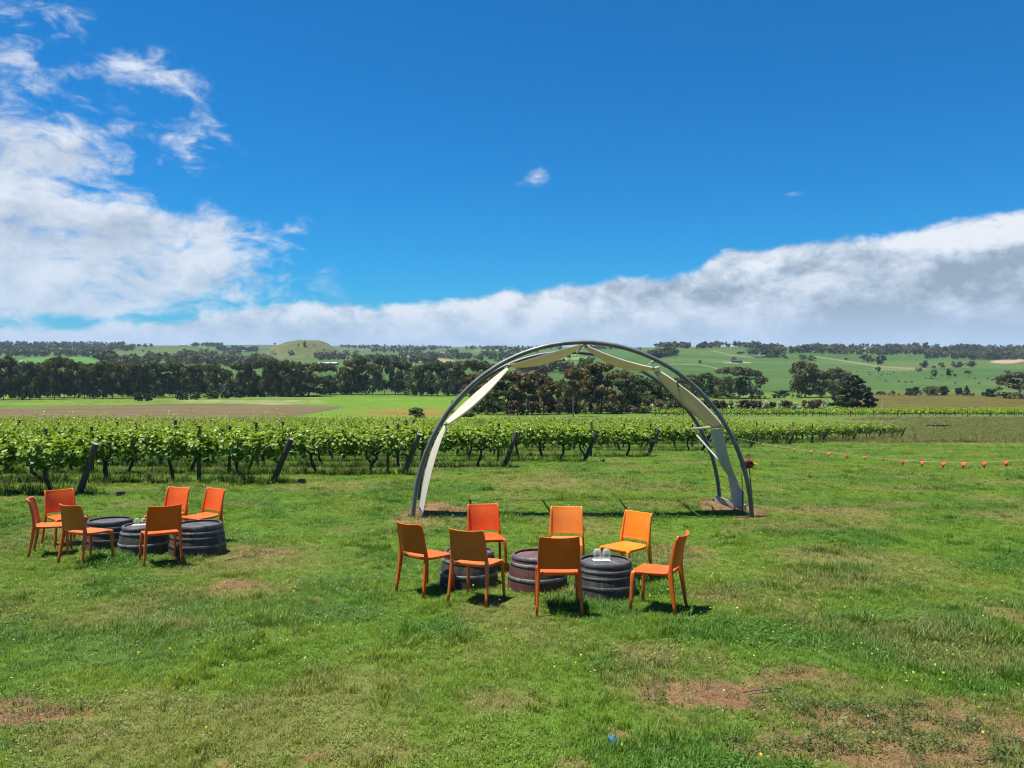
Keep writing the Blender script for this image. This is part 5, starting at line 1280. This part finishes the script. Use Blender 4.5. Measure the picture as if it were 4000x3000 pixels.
# ------------------------------------------------------------------ half barrels used as tables
BR = lambda z, H=0.47: 0.352 - 0.066 * (max(0, z) / H) ** 1.7
NST = 26
def barrel_meshes():
    H = 0.47; zs = [-0.06, 0.0, .12, .24, .36, H]
    half = math.pi / NST * 0.985; V = []; Fc = []
    for z in zs:
        r = BR(z)
        for rr, a in ((r, -half), (r, 0), (r, half), (r - .024, half), (r - .024, 0), (r - .024, -half)):
            V.append((rr * math.cos(a), rr * math.sin(a), z))
    for i in range(len(zs) - 1):
        for k in range(6): a = i * 6 + k; b = i * 6 + (k + 1) % 6; Fc.append((a, b, b + 6, a + 6))
    Fc.append((5, 4, 3, 2, 1, 0)); e = (len(zs) - 1) * 6; Fc.append(tuple(range(e, e + 6)))
    stave = MB().add(V, Fc)
    planks = []
    R = BR(.43) - .026; n = 7; w = 2 * R / n
    for i in range(n):
        y0 = -R + i * w + .0012; y1 = y0 + w - .0024; pts = []
        xs = lambda y: math.sqrt(max(0.0004, R * R - y * y))
        ys = np.linspace(y0, y1, 5); up = [(xs(y), y) for y in ys] + [(-xs(y), y) for y in ys[::-1]]
        zt = .440 + random.uniform(-.0012, .0012); k = len(up)
        planks.append(MB().add([(x, y, zt) for x, y in up] + [(x, y, zt - .02) for x, y in up], [tuple(range(k)), tuple(range(2 * k - 1, k - 1, -1))] + [(i_, k + i_, k + (i_ + 1) % k, (i_ + 1) % k) for i_ in range(k)]))
    def hoop(z0, z1):
        r0, r1 = BR(z0) + .0015, BR(z1) + .0015; t = .004
        return MB().lathe([(r0, z0), (r0 + t, z0 + .001), (r1 + t, z1 - .001), (r1, z1)], 56, close=True)
    return stave, planks, hoop
ST, PL, HOOP = barrel_meshes()
BM = {('s', 'dark'): ST.mesh('stave', M['stave_dark']), ('s', 'red'): ST.mesh('stave', M['stave_red'])}
for i, p in enumerate(PL): BM[('p', i, 'dark')] = p.mesh('head_board', M['head_dark']); BM[('p', i, 'red')] = p.mesh('head_board', M['head_red'])
RIV = MB().lathe([(.0001, .004), (.006, .003), (.008, 0)], 8).mesh('rivet', M['rivet'])
def barrel(x, y, kind, hoops, label, s=1.0, rz=0.0, hm='hoop'):
    t = thing('half_barrel', label, 'barrel', (x, y, g1(x, y)), rz, 'half wine barrels used as tables'); t.scale = (s, s, s * .83)
    sl = math.atan(0.0463); t.rotation_euler = (-sl * math.cos(rz), sl * math.sin(rz), rz)
    for i in range(NST): obj('stave', BM[('s', kind)], t, rot=(0, 0, 2 * math.pi * i / NST))
    for i in range(len(PL)): obj('head_board', BM[('p', i, kind)], t)
    for z0, z1 in hoops:
        key = ('h', z0, hm)
        if key not in BM: BM[key] = HOOP(z0, z1).mesh('hoop', M[hm], True)
        h = obj('hoop', BM[key], t); bevel(h, .001, 1)
        for da in (0.0, 0.16):
            a = -1.75 + z0 * 1.3 - rz + da; r = BR((z0 + z1) / 2) + .0055
            obj('rivet', RIV, h, (r * math.cos(a), r * math.sin(a), (z0 + z1) / 2), (0, math.pi / 2, a) if False else Vector((math.cos(a), math.sin(a), .1)).to_track_quat('Z', 'Y').to_euler())
    return t
H4 = [(.418, .471), (.345, .382), (.268, .300), (.140, .182)]; H3 = [(.418, .471), (.338, .380), (.150, .195)]
barrel(-0.515, 9.13, 'dark', H3, 'dark half barrel at the left of the right-hand group, behind two chairs', 1.0, .3)
barrel(0.297, 8.96, 'red', H3, 'red-brown half barrel in the middle of the right-hand group', 1.0, 1.1)
B3 = barrel(1.044, 8.64, 'dark', H4, 'dark half barrel with two wine glasses on top', 1.0, 2.0, 'hoop_dark')
barrel(-5.98, 11.40, 'dark', H4, 'black half barrel at the left of the left-hand group', 1.03, .7, 'hoop_dark')
LB2 = barrel(-5.28, 11.02, 'dark', H3, 'grey hooped half barrel in the middle of the left-hand group', 1.0, 1.7)
barrel(-4.48, 10.95, 'dark', H4, 'black half barrel at the right of the left-hand group', 1.10, 2.6, 'hoop_dark')

GL = MB().lathe([(.0301, .0), (.0345, .018), (.0375, .042), (.0365, .066), (.0300, .088), (.0180, .0985), (.0001, .101), (.0001, .0975), (.0172, .0955), (.0282, .0855), (.0343, .0655), (.0353, .042), (.0325, .018), (.0285, .0012)], 24, close=True).mesh('wine_glass', M['glass'], True)
CARD = MB().box((0, 0, .0015), (.20, .12, .003)).mesh('menu_card', M['card'])
def top_z(x, y, s=1.0): return g1(x, y) + .4415 * s
def on_top(b, px, row):
    """point on a barrel head seen at a pixel"""
    s = b.scale.z; c = b.location + Vector((0, 0.44 * s * 0.0463, .4405 * s)); u = (px - CX) / F; v = (HR - row) / F
    # plane through c sloping like the lawn
    y = (c.z - EYE + 0.0463 * c.y) / (v + 0.0463); return Vector((u * y, y, EYE + v * y))
sl = -math.atan(0.0463)
for px, lb in [(2334, 'stemless wine glass standing upside down on the right-hand barrel, left one'), (2369, 'stemless wine glass standing upside down on the right-hand barrel, right one')]:
    p = on_top(B3, px, 2186); tag(obj('wine_glass', GL, None, p + Vector((0, 0, .0042)), (sl, 0, 0), (1.25, 1.25, 1.2)), lb, 'wine glass', 'upturned wine glasses on the barrels')
p = on_top(B3, 2350, 2188); tag(obj('menu_card', CARD, None, p + Vector((0, 0, .0008)), (sl, 0, .05)), 'cream card under the two wine glasses on the right-hand barrel', 'card')
p = on_top(LB2, 545, 2050); tag(obj('menu_card', CARD, None, p + Vector((0, 0, .0008)), (sl, 0, .2)), 'cream card on the middle barrel of the left-hand group', 'card')
for dx, lb in ((-.045, 'upturned wine glass on the middle left-hand barrel, left one'), (.05, 'upturned wine glass on the middle left-hand barrel, right one')):
    tag(obj('wine_glass', GL, None, p + Vector((dx, .02, .0042 - 0.0009)), (sl, 0, 0), (.95, .95, .9)), lb, 'wine glass', 'upturned wine glasses on the barrels')
bl = [o for o in bpy.data.objects if o.get('label', '').startswith('dark half barrel at the left of the right')][0]
p = on_top(bl, 1790, 2150); tag(obj('menu_card', CARD, None, p + Vector((0, 0, .0008)), (sl, 0, .5)), 'cream card on the left barrel of the right-hand group, mostly hidden', 'card')

# ------------------------------------------------------------------ hoop arch with canvas swags
YF, YR = 14.1, 16.3
def hoop_pts(y, left, right, top_row):
    """semi-ellipse with slightly straightened shoulders, from its feet and crown in the photograph"""
    xl = (left - CX) / F * y; xr = (right - CX) / F * y; zt = EYE + (HR - top_row) / F * y
    zl, zr = g1(xl, y) - .25, g1(xr, y) - .25; cx_ = (xl + xr) / 2; a = (xr - xl) / 2; pts = []
    for i in range(65):
        th = math.pi * i / 64; c = math.cos(th); s = math.sin(th)
        z0 = zl + (zr - zl) * (1 - c) / 2
        pts.append(Vector((cx_ - math.copysign(abs(c) ** 1.0, c) * a, y, z0 + (zt - z0) * s ** 0.93)))
    return pts
arch = thing('hoop_arch', 'tall grey steel double hoop arch standing on the lawn', 'arch', ((2280 - CX) / F * 15.2, 15.2, g1(1.4, 15.2)))
AO = arch.location.copy()
def apart(name, mb, mat, smooth=True, parent=None):
    return obj(name, mb.mesh(name, M[mat], smooth), parent or arch, -AO if parent is None else None)
HF = hoop_pts(YF, 1612, 2938, 1337); HRr = hoop_pts(YR, 1634, 2812, 1376)
apart('hoop_tube', MB().tube(HF, .042, 10, up=(0, 1, 0)), 'arch_steel'); apart('hoop_tube', MB().tube(HRr, .040, 10, up=(0, 1, 0)), 'arch_steel')
def on_hoop(H, px):
    best = min(H, key=lambda p: abs((p.x / p.y * F + CX) - px)); return best.copy()
def bar(p, q, r, mat, name='crossbar'): return apart(name, MB().tube([p, q], r, 8), mat)
apex_f = on_hoop(HF, 2287); apex_r = on_hoop(HRr, 2240)
bar(apex_f - Vector((0, -.04, .06)), apex_r - Vector((0, .04, .03)), .022, 'bar_steel')
b2f = on_hoop(HF, 2572); b2r = on_hoop(HRr, 2492); bar(b2f - Vector((.03, -.04, .05)), b2r - Vector((0.02, .03, .05)), .022, 'bar_steel')
b3f = at(2645, 1489, YF + .05); bar(b3f, at(2672, 1612, 15.4), .016, 'bar_dark', 'hanging_bar')
b4f = at(2838, 1664, YF + .06); b4r = at(2702, 1676, YR - .04); bar(b4f, b4r, .026, 'bar_steel')
b1f = at(1992, 1430, YF + .05); b1r = at(1975, 1447, YR - 0.06); bar(b1f, on_hoop(HRr, 1968) - Vector((0, .04, .03)), .020, 'bar_dark')
b0f = at(1738, 1657, YF + .05); bar(b0f, at(1752, 1658, YR - .05), .020, 'bar_steel')
bar(at(2722, 1700, YR - .06), at(2836, 1830, 15.1), .020, 'bar_steel', 'brace'); bar(at(2836, 1830, 15.1), at(2872, 1872, 14.8), .014, 'bar_dark', 'brace')
# sill board between the right feet, weight bar at the left foot
def ground_bar(p, q, w, h, mat, name):
    p, q = Vector(p), Vector(q); mid = (p + q) / 2; d = q - p; L = d.length; rz = math.atan2(d.y, d.x)
    Mx = Matrix.Rotation(rz, 3, 'Z') @ Matrix.Rotation(-math.atan2(d.z, math.hypot(d.x, d.y)), 3, 'Y')
    o = apart(name, MB().box(mid, (L, w, h), M=Mx), mat, False); bevel(o, .006, 1); return o
a_, b_ = hit(2800, 1965), hit(2945, 2010); a_.z += .06; b_.z += .04; ground_bar(hit(2795, 1962) + Vector((0, 0, .06)), hit(2912, 1995) + Vector((0, 0, .05)), .05, .14, 'board', 'sill_board')
ground_bar(at(1655, 2016, 14.1) , at(1634, 1990, 14.9) - Vector((0, 0, .02)), .05, .05, 'arch_steel', 'weight_bar')
apart('tie_wire', MB().tube([at(1655, 1965, 14.9), at(1664, 1958, 14.9), at(1669, 1968, 14.9), at(1665, 1978, 14.9), at(1657, 1985, 14.9)], .005, 5), 'rust_dark')

canvas = thing('canvas_drape', 'cream canvas strip swagged along the inside of the arch', 'drape', AO)
def swag(name, A, B, A2, B2, sag_f, sag_r, fold=.018, nf=5, bulge=0.0, n=30, m=22, seed=0):
    """cloth between two gathers: front edge A-B, rear edge A2-B2, bellying down between"""
    A, B, A2, B2 = (Vector(v) for v in (A, B, A2, B2)); V = []; Fc = []
    R = np.random.default_rng(seed); ph = R.uniform(0, 6.28, 3)
    chord = (B - A).normalized(); down = Vector((0, 0, -1)); down = (down - chord * down.dot(chord) * .6).normalized()
    for i in range(n + 1):
        t = i / n; k = 4 * t * (1 - t)
        for j in range(m + 1):
            s = j / m; p = A.lerp(B, t).lerp(A2.lerp(B2, t), s)
            sg = (sag_f * (1 - s) + sag_r * s) * k + .10 * math.sin(math.pi * s) * k * bulge
            w = fold * (0.35 + .65 * k) * (math.sin(nf * 6.283 * s + ph[0] + 1.2 * t) + .5 * math.sin(nf * 2.3 * 6.283 * s + ph[1] - 2 * t)) * (1 - .3 * k)
            V.append(p + down * (sg + w))
    id_ = lambda i, j: i * (m + 1) + j
    for i in range(n):
        for j in range(m): Fc.append((id_(i, j), id_(i + 1, j), id_(i + 1, j + 1), id_(i, j + 1)))
    mb = MB().add(V, Fc); o = obj(name, mb.mesh(name, M['canvas'], True), canvas, -AO)
    so = o.modifiers.new('thick', 'SOLIDIFY'); so.thickness = .004; return o
yf = YF + .10
swag('panel', at(1995, 1424, yf), at(2279, 1346, yf), at(1996, 1432, yf + .42), at(2270, 1356, yf + .42), .01, .10, seed=1, fold=.028, nf=4, bulge=.4)
swag('panel', at(2288, 1346, yf), at(2560, 1438, yf), at(2282, 1354, yf + .42), at(2546, 1446, yf + .45), .04, .13, seed=2, fold=.030, nf=4, bulge=.4)
swag('panel', at(2568, 1443, yf), at(2826, 1664, yf), at(2552, 1450, yf + .6), at(2786, 1668, yf + .75), -.10, .05, seed=3, fold=.045, nf=4, bulge=.3)
swag('panel', at(2822, 1676, yf), at(2908, 1922, yf + .25), at(2774, 1680, yf + .75), at(2842, 1848, yf + .8), .10, .10, seed=4, fold=.04, nf=4)
swag('panel', at(2906, 1915, yf + .25), at(2906, 1982, yf + .3), at(2841, 1846, yf + .8), at(2866, 1984, yf + .75), .0, .0, seed=5, fold=.02)
swag('panel', at(1986, 1444, yf), at(1754, 1656, yf), at(1980, 1436, yf + .5), at(1738, 1650, yf + .55), .07, -.03, seed=6, fold=.03, nf=4, bulge=.3)
swag('panel', at(1748, 1662, yf), at(1652, 2014, YF + .02), at(1734, 1664, yf + .55), at(1638, 1988, 14.9), -.08, -.16, seed=7, fold=.014)
for p in (at(1989, 1431, yf + .25), at(2283, 1349, yf + .25), at(2561, 1441, yf + .3)):
    obj('tie', MB().tube([p + Vector((0, -.3, .03)), p + Vector((0, .25, .0))], .028, 8).mesh('tie', M['canvas'], True), canvas, -AO)

# ------------------------------------------------------------------ rusty iron bird on long legs
bc = at(2919, 1810, 14.2); bx, by = bc.x, bc.y; bz = g1(bx, by)
bird = thing('bird_sculpture', 'rusty iron bird garden ornament with yellow beak beside the arch foot', 'ornament', (bx, by, bz)); BO = bird.location.copy()
ch = bc.z - bz
mb = MB(); rings = []
for xx, r in [(-.128, .012), (-.118, .045), (-.09, .072), (-.05, .090), (0, .096), (.045, .088), (.085, .066), (.112, .042), (.122, .02)]:
    rings.append([Vector((xx, math.cos(a) * r * .9, ch + math.sin(a) * r * (1.0 if math.sin(a) > 0 else 1.05) - .02 * (xx / .12) ** 2)) for a in np.linspace(0, 2 * math.pi, 14, endpoint=False)])
o = obj('body', mb.loft(rings).mesh('body', M['rust'], False), bird)
for s in (-1, 1): obj('wing', MB().loft([[Vector((xx + dx, s * (.07 + .028 * math.sin(math.pi * k)), ch + .02 + dz * h)) for dx, dz in ((0, -.03), (0.012, 0), (0, .03))] for xx, k, h in ((-.09, 0, .3), (-.04, .5, 1), (.02, .8, 1.1), (.06, 0.2, .4))], False).mesh('wing', M['rust']), bird)
obj('beak', MB().loft([[Vector((.108, math.cos(a) * .030, ch - .008 + math.sin(a) * .036)) for a in np.linspace(0, 6.283, 8, endpoint=False)], [Vector((.16, math.cos(a) * .018, ch - .016 + math.sin(a) * .020)) for a in np.linspace(0, 6.283, 8, endpoint=False)], [Vector((.226, math.cos(a) * .003, ch - .026 + math.sin(a) * .004)) for a in np.linspace(0, 6.283, 8, endpoint=False)]]).mesh('beak', M['beak']), bird)
sp = [(0.045, 0, ch + .075), (0.052, 0, ch + .12)]
for i in range(26):
    a = 0.3 + i * .42; r = .046 * (1 - i / 30); sp.append((.008 + r * math.cos(a), 0, ch + .125 + r * math.sin(a)))
obj('crest', MB().tube(sp, .0055, 6).mesh('crest', M['rust_dark'], True), bird)
for px_t, px_b, row_b in ((2897, 2900, 2008), (2926, 2944, 2016)):
    q = at(px_t, 1826, 14.2) - BO; gq = hit(px_b, row_b); gq.z = g1(gq.x, gq.y) - .04
    obj('leg', MB().tube([q, q.lerp(gq - BO, .5) + Vector((.006, 0, 0)), gq - BO], .0085, 6).mesh('leg', M['rust'], True), bird)

# ------------------------------------------------------------------ bunting
FLP = [(2866, 1708), (2922, 1720), (2980, 1732), (3040, 1743), (3103, 1752), (3170, 1760), (3237, 1767), (3306, 1775), (3377, 1783), (3450, 1790.5), (3524, 1798), (3603, 1802), (3684, 1805), (3765, 1806), (3845, 1804.5), (3930, 1800), (4010, 1795), (4090, 1789)]
P0 = at(2790, 1694, 33.0); P1 = at(4140, 1785, 14.6)
def on_line(px, row):
    u = (px - CX) / F; dx, dy = P1.x - P0.x, P1.y - P0.y; t = (u * P0.y - P0.x) / (dx - u * dy); y = P0.y + dy * t; return at(px, row, y)
pts = [P0] + [on_line(*q) for q in FLP] + [P1]
bunt = thing('bunting', 'red-orange pennant bunting on a cord across the right lawn', 'bunting', P0); 
obj('cord', MB().tube(pts, .0022, 5).mesh('cord', M['cord'], True), bunt, -P0)
fm = []
for i, q in enumerate(pts[1:-1]):
    w = .098; h = 1.35 * [.105, .06, .10, .05, .095, .11, .12, .11, .08, .055, .11, .115, .11, .11, .105, .105, .1, .1][i]; tw = random.uniform(-.25, .25)
    t = (pts[i + 2] - pts[i]).normalized(); side = Vector((0, 1, 0)) * math.sin(tw) * .05
    a = q - t * w; b = q + t * w; c = q + Vector((random.uniform(-.02, .02), 0, -h)) + side; mid = q + Vector((0, .012, -h * .5)) + side * .4
    V = [a, b, c, (a + b) / 2 + Vector((0, .004, 0)), (a + c) / 2 + Vector((0, .006, 0)), (b + c) / 2 - Vector((0, .006, 0)), mid]
    o = obj('flag', MB().add(V, [(0, 4, 6, 3), (3, 6, 5, 1), (4, 2, 5, 6)]).mesh('flag', M['flag'], True), bunt, -P0); so = o.modifiers.new('thick', 'SOLIDIFY'); so.thickness = .003
tail = [P0, at(2772, 1716, 33.2), at(2755, 1762, 33.4), at(2746, 1785, 33.5)]
obj('cord', MB().tube(tail, .005, 5).mesh('cord', M['cord'], True), bunt, -P0)
for q in (at(2771, 1716, 33.2), at(2753, 1762, 33.4)):
    obj('flag', MB().add([q + Vector((-.05, 0, .02)), q + Vector((.05, 0, .0)), q + Vector((0.01, .01, -.13)), q + Vector((0, .03, -.04))], [(0, 2, 3), (3, 2, 1), (0, 3, 1)]).mesh('flag', M['flag']), bunt, -P0)

# ------------------------------------------------------------------ things further off
def implement():
    p = hit(3680, 1683, 40); s = p.y / F; t = thing('farm_implement', 'rusty tillage frame parked in the tawny grass', 'farm implement', p, .06)
    obj('beam', MB().box((-.2, 0, .66), (2.0, .10, .13)).mesh('beam', M['rust']), t); obj('beam', MB().box((-.4, .55, .62), (2.4, .08, .09)).mesh('beam', M['rust']), t)
    obj('drawbar', MB().tube([(.7, 0, .62), (1.25, .1, .55)], .03, 6).mesh('drawbar', M['rust']), t)
    for x, y in ((.1, 0), (-.9, .3), (-.35, .55), (.55, .5)):
        obj('tine', MB().tube([(x, y, .62), (x + .05, y - .12, .4), (x, y - .16, .15), (x - .10, y - .1, -.02)], [.03, .028, .024, .012], 6).mesh('tine', M['rust']), t)
    obj('leg', MB().tube([(.22, 0, .7), (.24, -.02, -.02)], .045, 6).mesh('leg', M['rust']), t)
    for x in (-.85, .28, 1.24): obj('reflector', MB().box((x, -.08, .72 if x < 1 else .6), (.09, .03, .10)).mesh('reflector', M['white_paint']), t)
implement()
p = hit(3446, 1607, 150); tag(obj('white_pole', MB().tube([(0, 0, -.2), (0, 0, 3.2)], .08, 8).mesh('white_pole', M['white_paint']), None, p), 'thin white pole right of the big cypress', 'pole')
p = hit(3818, 1668, 40); tag(obj('marker_stake', MB().tube([(0, 0, -.1), (0.02, 0, .5)], .03, 6).mesh('marker_stake', M['post']), None, p), 'short dark stake in the tawny grass', 'stake')
def rail_fence():
    xs = [2560, 2652, 2705, 2790, 2822, 2875, 2910, 2937, 2963, 3000, 3033]; y = 196.0
    t = thing('rail_fence', 'dark timber post and rail fence before the flowering hedge', 'fence', ((2800 - CX) / F * y, y, g1((2800 - CX) / F * y, y))); O = t.location.copy()
    pm = MB().box((0, 0, .65), (.22, .18, 1.7)).mesh('post', M['post']); pts = []
    for px in xs:
        x = (px - CX) / F * y; z = g1(x, y); obj('post', pm, t, Vector((x, y, z + .05)) - O); pts.append(Vector((x, y, z)))
    for h in (1.25, .75): obj('rail', MB().tube([q + Vector((0, -.13, h + .05)) for q in pts], .085, 4).mesh('rail', M['post']), t, -O)
rail_fence()

def cows():
    mb = MB()
    def ring(x, w, z0, z1): return [Vector((x, math.cos(a) * w, (z0 + z1) / 2 + math.sin(a) * (z1 - z0) / 2)) for a in np.linspace(0, 2 * math.pi, 8, endpoint=False)]
    mb.loft([ring(-.95, .12, .95, 1.3), ring(-.85, .32, .68, 1.38), ring(-.3, .38, .58, 1.36), ring(.35, .37, .56, 1.36), ring(.75, .28, .62, 1.40), ring(1.0, .16, .72, 1.25), ring(1.25, .12, .50, .85), ring(1.42, .09, .30, .52)])
    for x, y in ((-.72, .2), (-.72, -.2), (.62, .18), (.62, -.18)): mb.tube([(x, y, .8), (x + .03, y, .4), (x, y, -.05)], [.13, .08, .06], 6)
    mb.tube([(-.95, 0, 1.25), (-1.02, 0, .9), (-1.0, 0, .5)], [.035, .03, .04], 5)
    me = mb.mesh('cow', M['cow'], True); i = 0
    spots = [(3461, 1492), (3511, 1493), (3538, 1496), (3560, 1496), (3616, 1481), (3634, 1481), (3645, 1481), (3638, 1473), (3678, 1472), (3450, 1460), (3466, 1464), (3478, 1465), (3347, 1453), (3394, 1458), (3399, 1467), (3442, 1468), (3732, 1500), (3825, 1501), (3811, 1481), (3858, 1482), (3884, 1485), (3876, 1488), (3912, 1482), (3920, 1487), (3925, 1485), (3933, 1492), (3938, 1489), (3946, 1491), (3926, 1498), (3892, 1497), (3955, 1486), (3965, 1487), (3948, 1483), (3530, 1460), (3490, 1458)]
    cnt = {}
    for px, row in sorted(spots):
        p = hit(px, row, 450); o = obj('cow', me, None, p, (0, 0, random.choice([0, math.pi]) + random.gauss(0, .5)))
        reg = 'black cow in the herd at the right edge of the pasture' if px > 3790 else 'black cow beside the thin gum on the right pasture' if 3600 < px < 3760 else 'black cow near the umbrella gum on the right pasture' if row < 1475 else 'black cow in the loose line low on the right pasture'
        cnt[reg] = cnt.get(reg, -1) + 1
        tag(o, reg + ', %s from the left' % ordn(cnt[reg]), 'cow', reg.replace('black cow', 'cows'))
cows()

def house(px, row, wpx, hpx, wall, roof, label, name='farm_building', depth=0.6, win=3, ymin=500, rz=0.0, gable=True):
    p = hit(px, row, ymin); k = p.y / F; W = wpx * k; Hh = hpx * k; D = max(5.0, W * depth); wh = Hh * .58
    t = thing(name, label, 'building', p, rz)
    obj('wall', MB().box((0, 0, wh / 2 - .5), (W, D, wh + 1)).mesh('wall', M[wall]), t)
    if gable:
        e = .4; V = [(-W / 2 - e, -D / 2 - e, wh), (W / 2 + e, -D / 2 - e, wh), (W / 2 + e, 0, Hh), (-W / 2 - e, 0, Hh), (-W / 2 - e, D / 2 + e, wh), (W / 2 + e, D / 2 + e, wh)]
        mbr = MB().add(V, [(0, 1, 2, 3), (3, 2, 5, 4), (0, 3, 4), (1, 5, 2), (0, 4, 5, 1)])
    else: mbr = MB().box((0, 0, wh + .2), (W + .8, D + .8, .35))
    obj('roof', mbr.mesh('roof', M[roof]), t)
    for i in range(win):
        x = -W / 2 + W * (i + .5) / win; w_ = obj('window' if i else 'door', MB().box((0, 0, 0), (W * .16, .12, wh * (.4 if i else .7))).mesh('window', M['wall_cream' if wall != 'wall_cream' else 'roof_grey']), t, (x, -D / 2 - .03, wh * (.55 if i else .35)))
        obj('pane', MB().box((0, -.05, 0), (W * .12, .06, wh * (.32 if i else .6))).mesh('pane', M['pane']), w_)
for a in [(2878, 1416, 38, 11, 'shed_dark', 'shed_dark', 'dark blue-grey farm shed on the bare patch of the green slope'), (2957, 1397, 30, 8, 'wall_cream', 'roof_grey', 'long grey roofed farmhouse left of the big round tree'), (2985, 1396, 20, 9, 'wall_brick', 'roof_grey', 'small farm building between the long farmhouse and the round tree'),
          (716, 1350, 26, 5, 'wall_cream', 'roof_pale', 'pale roofed house below the plantation on the left green hill'), (668, 1346, 12, 5, 'wall_cream', 'roof_grey', 'small house left of the pale roofed one on the hill crest'), (945, 1374, 30, 5, 'wall_cream', 'roof_pale', 'long low shed in front of the middle woods'), (882, 1376, 26, 5, 'wall_brick', 'roof_grey', 'grey low shed left of the long one'),
          (1283, 1424, 70, 9, 'wall_brick', 'roof_pale', 'long white roofed shed right of the bald hill'), (84, 1416, 12, 7, 'wall_cream', 'roof_pale', 'tiny white hut at the left field corner'), (1822, 1396, 26, 6, 'wall_cream', 'roof_pale', 'white roofed house in the middle distance left of the arch'), (1860, 1397, 14, 6, 'wall_brick', 'roof_grey', 'small barn right of the white roofed house'),
          (1948, 1374, 12, 4, 'wall_brick', 'roof_grey', 'tiny house near the skyline left of the arch'), (3908, 1372, 38, 4, 'wall_cream', 'roof_pale', 'long pale building in the trees at the right skyline'), (3558, 1392, 16, 4, 'wall_brick', 'roof_grey', 'low house at the edge of the right-hand wood'), (2570, 1415, 30, 9, 'shed_dark', 'roof_grey', 'dark shed seen through the arch beside the hoop')]: house(*a)

# sticks and a blue survey mark on the near lawn
for (x0, r0, x1, r1, rad, lb) in [(2903, 2713, 3070, 2700, .006, 'long dark stick lying on the bare patch'), (2950, 2640, 3010, 2597, .005, 'forked dry stick at the back of the bare patch'), (2872, 2665, 2925, 2700, .004, 'short thin stick on the bare patch'), (3370, 2850, 3400, 2900, .005, 'thin stick in the worn grass at right'), (3790, 2985, 3930, 2968, .006, 'dark stick near the bottom right corner'), (2570, 2945, 2650, 2930, .005, 'thin stick in the grass beside the blue mark'), (880, 2195, 985, 2175, .008, 'dark stick on the worn ground right of the left-hand barrels')]:
    a, b = hit(x0, r0), hit(x1, r1); n = 5; pts = [a.lerp(b, i / n) + Vector((random.gauss(0, .012), random.gauss(0, .012), .02 + random.uniform(0, .008))) for i in range(n + 1)]
    mb = MB().tube(pts, [rad * (1 - .1 * i) for i in range(n + 1)], 6); q = pts[3]; mb.tube([q, q + Vector((.04, .05, .012))], [rad * .6, rad * .3], 5)
    tag(obj('stick', mb.mesh('stick', M['stick'], True)), lb, 'stick')
def blue_mark():
    m, g, p, out = new_mat('blue_marker_paint'); set_p(g, p, Base_Color=(0.10, 0.36, 0.72), Roughness=.7)
    mm = leaf_mat('blue_sprayed_blades', .1, .6, .2)
    R = np.random.default_rng(3); V = []; Fc = []; C = []; c0 = hit(2390, 2905)
    for i in range(110):
        x = c0.x + R.normal(0, .010); y = c0.y + R.normal(0, .015); z = g1(x, y); h = R.uniform(.02, .05); a = R.uniform(0, 6.28); k = len(V); w = .004
        V += [(x - w, y, z), (x + w, y, z), (x + math.cos(a) * .03, y + math.sin(a) * .03, z + h)]; Fc.append((k, k + 1, k + 2)); C += [np.array((0.10, 0.34, 0.66)) * R.uniform(.7, 1.4)] * 3
    tag(obj('paint_mark', np_mesh('paint_mark', np.array(V), Fc, mm, False, np.array(C))), 'spot of sky-blue marker paint sprayed on the grass', 'paint mark', kind='stuff')
blue_mark()

# ------------------------------------------------------------------ air
def haze():
    m = bpy.data.materials.new('thin_haze'); m.use_nodes = True; g = G(m.node_tree); g.n.clear(); out = g.node('ShaderNodeOutputMaterial')
    v = g.node('ShaderNodeVolumePrincipled'); v.inputs['Color'].default_value = (0.62, 0.80, 1.0, 1); v.inputs['Density'].default_value = 0.00007; v.inputs['Anisotropy'].default_value = 0.0
    g.l.new(v.outputs[0], out.inputs['Volume'])
    lo, hi = -32.0, 175.0
    o = obj('haze', MB().box((0, 0, (lo + hi) / 2), (18400, 18400, hi - lo)).mesh('haze', m)); tag(o, 'thin blue-white summer haze over the valley', 'haze', kind='stuff')
haze()
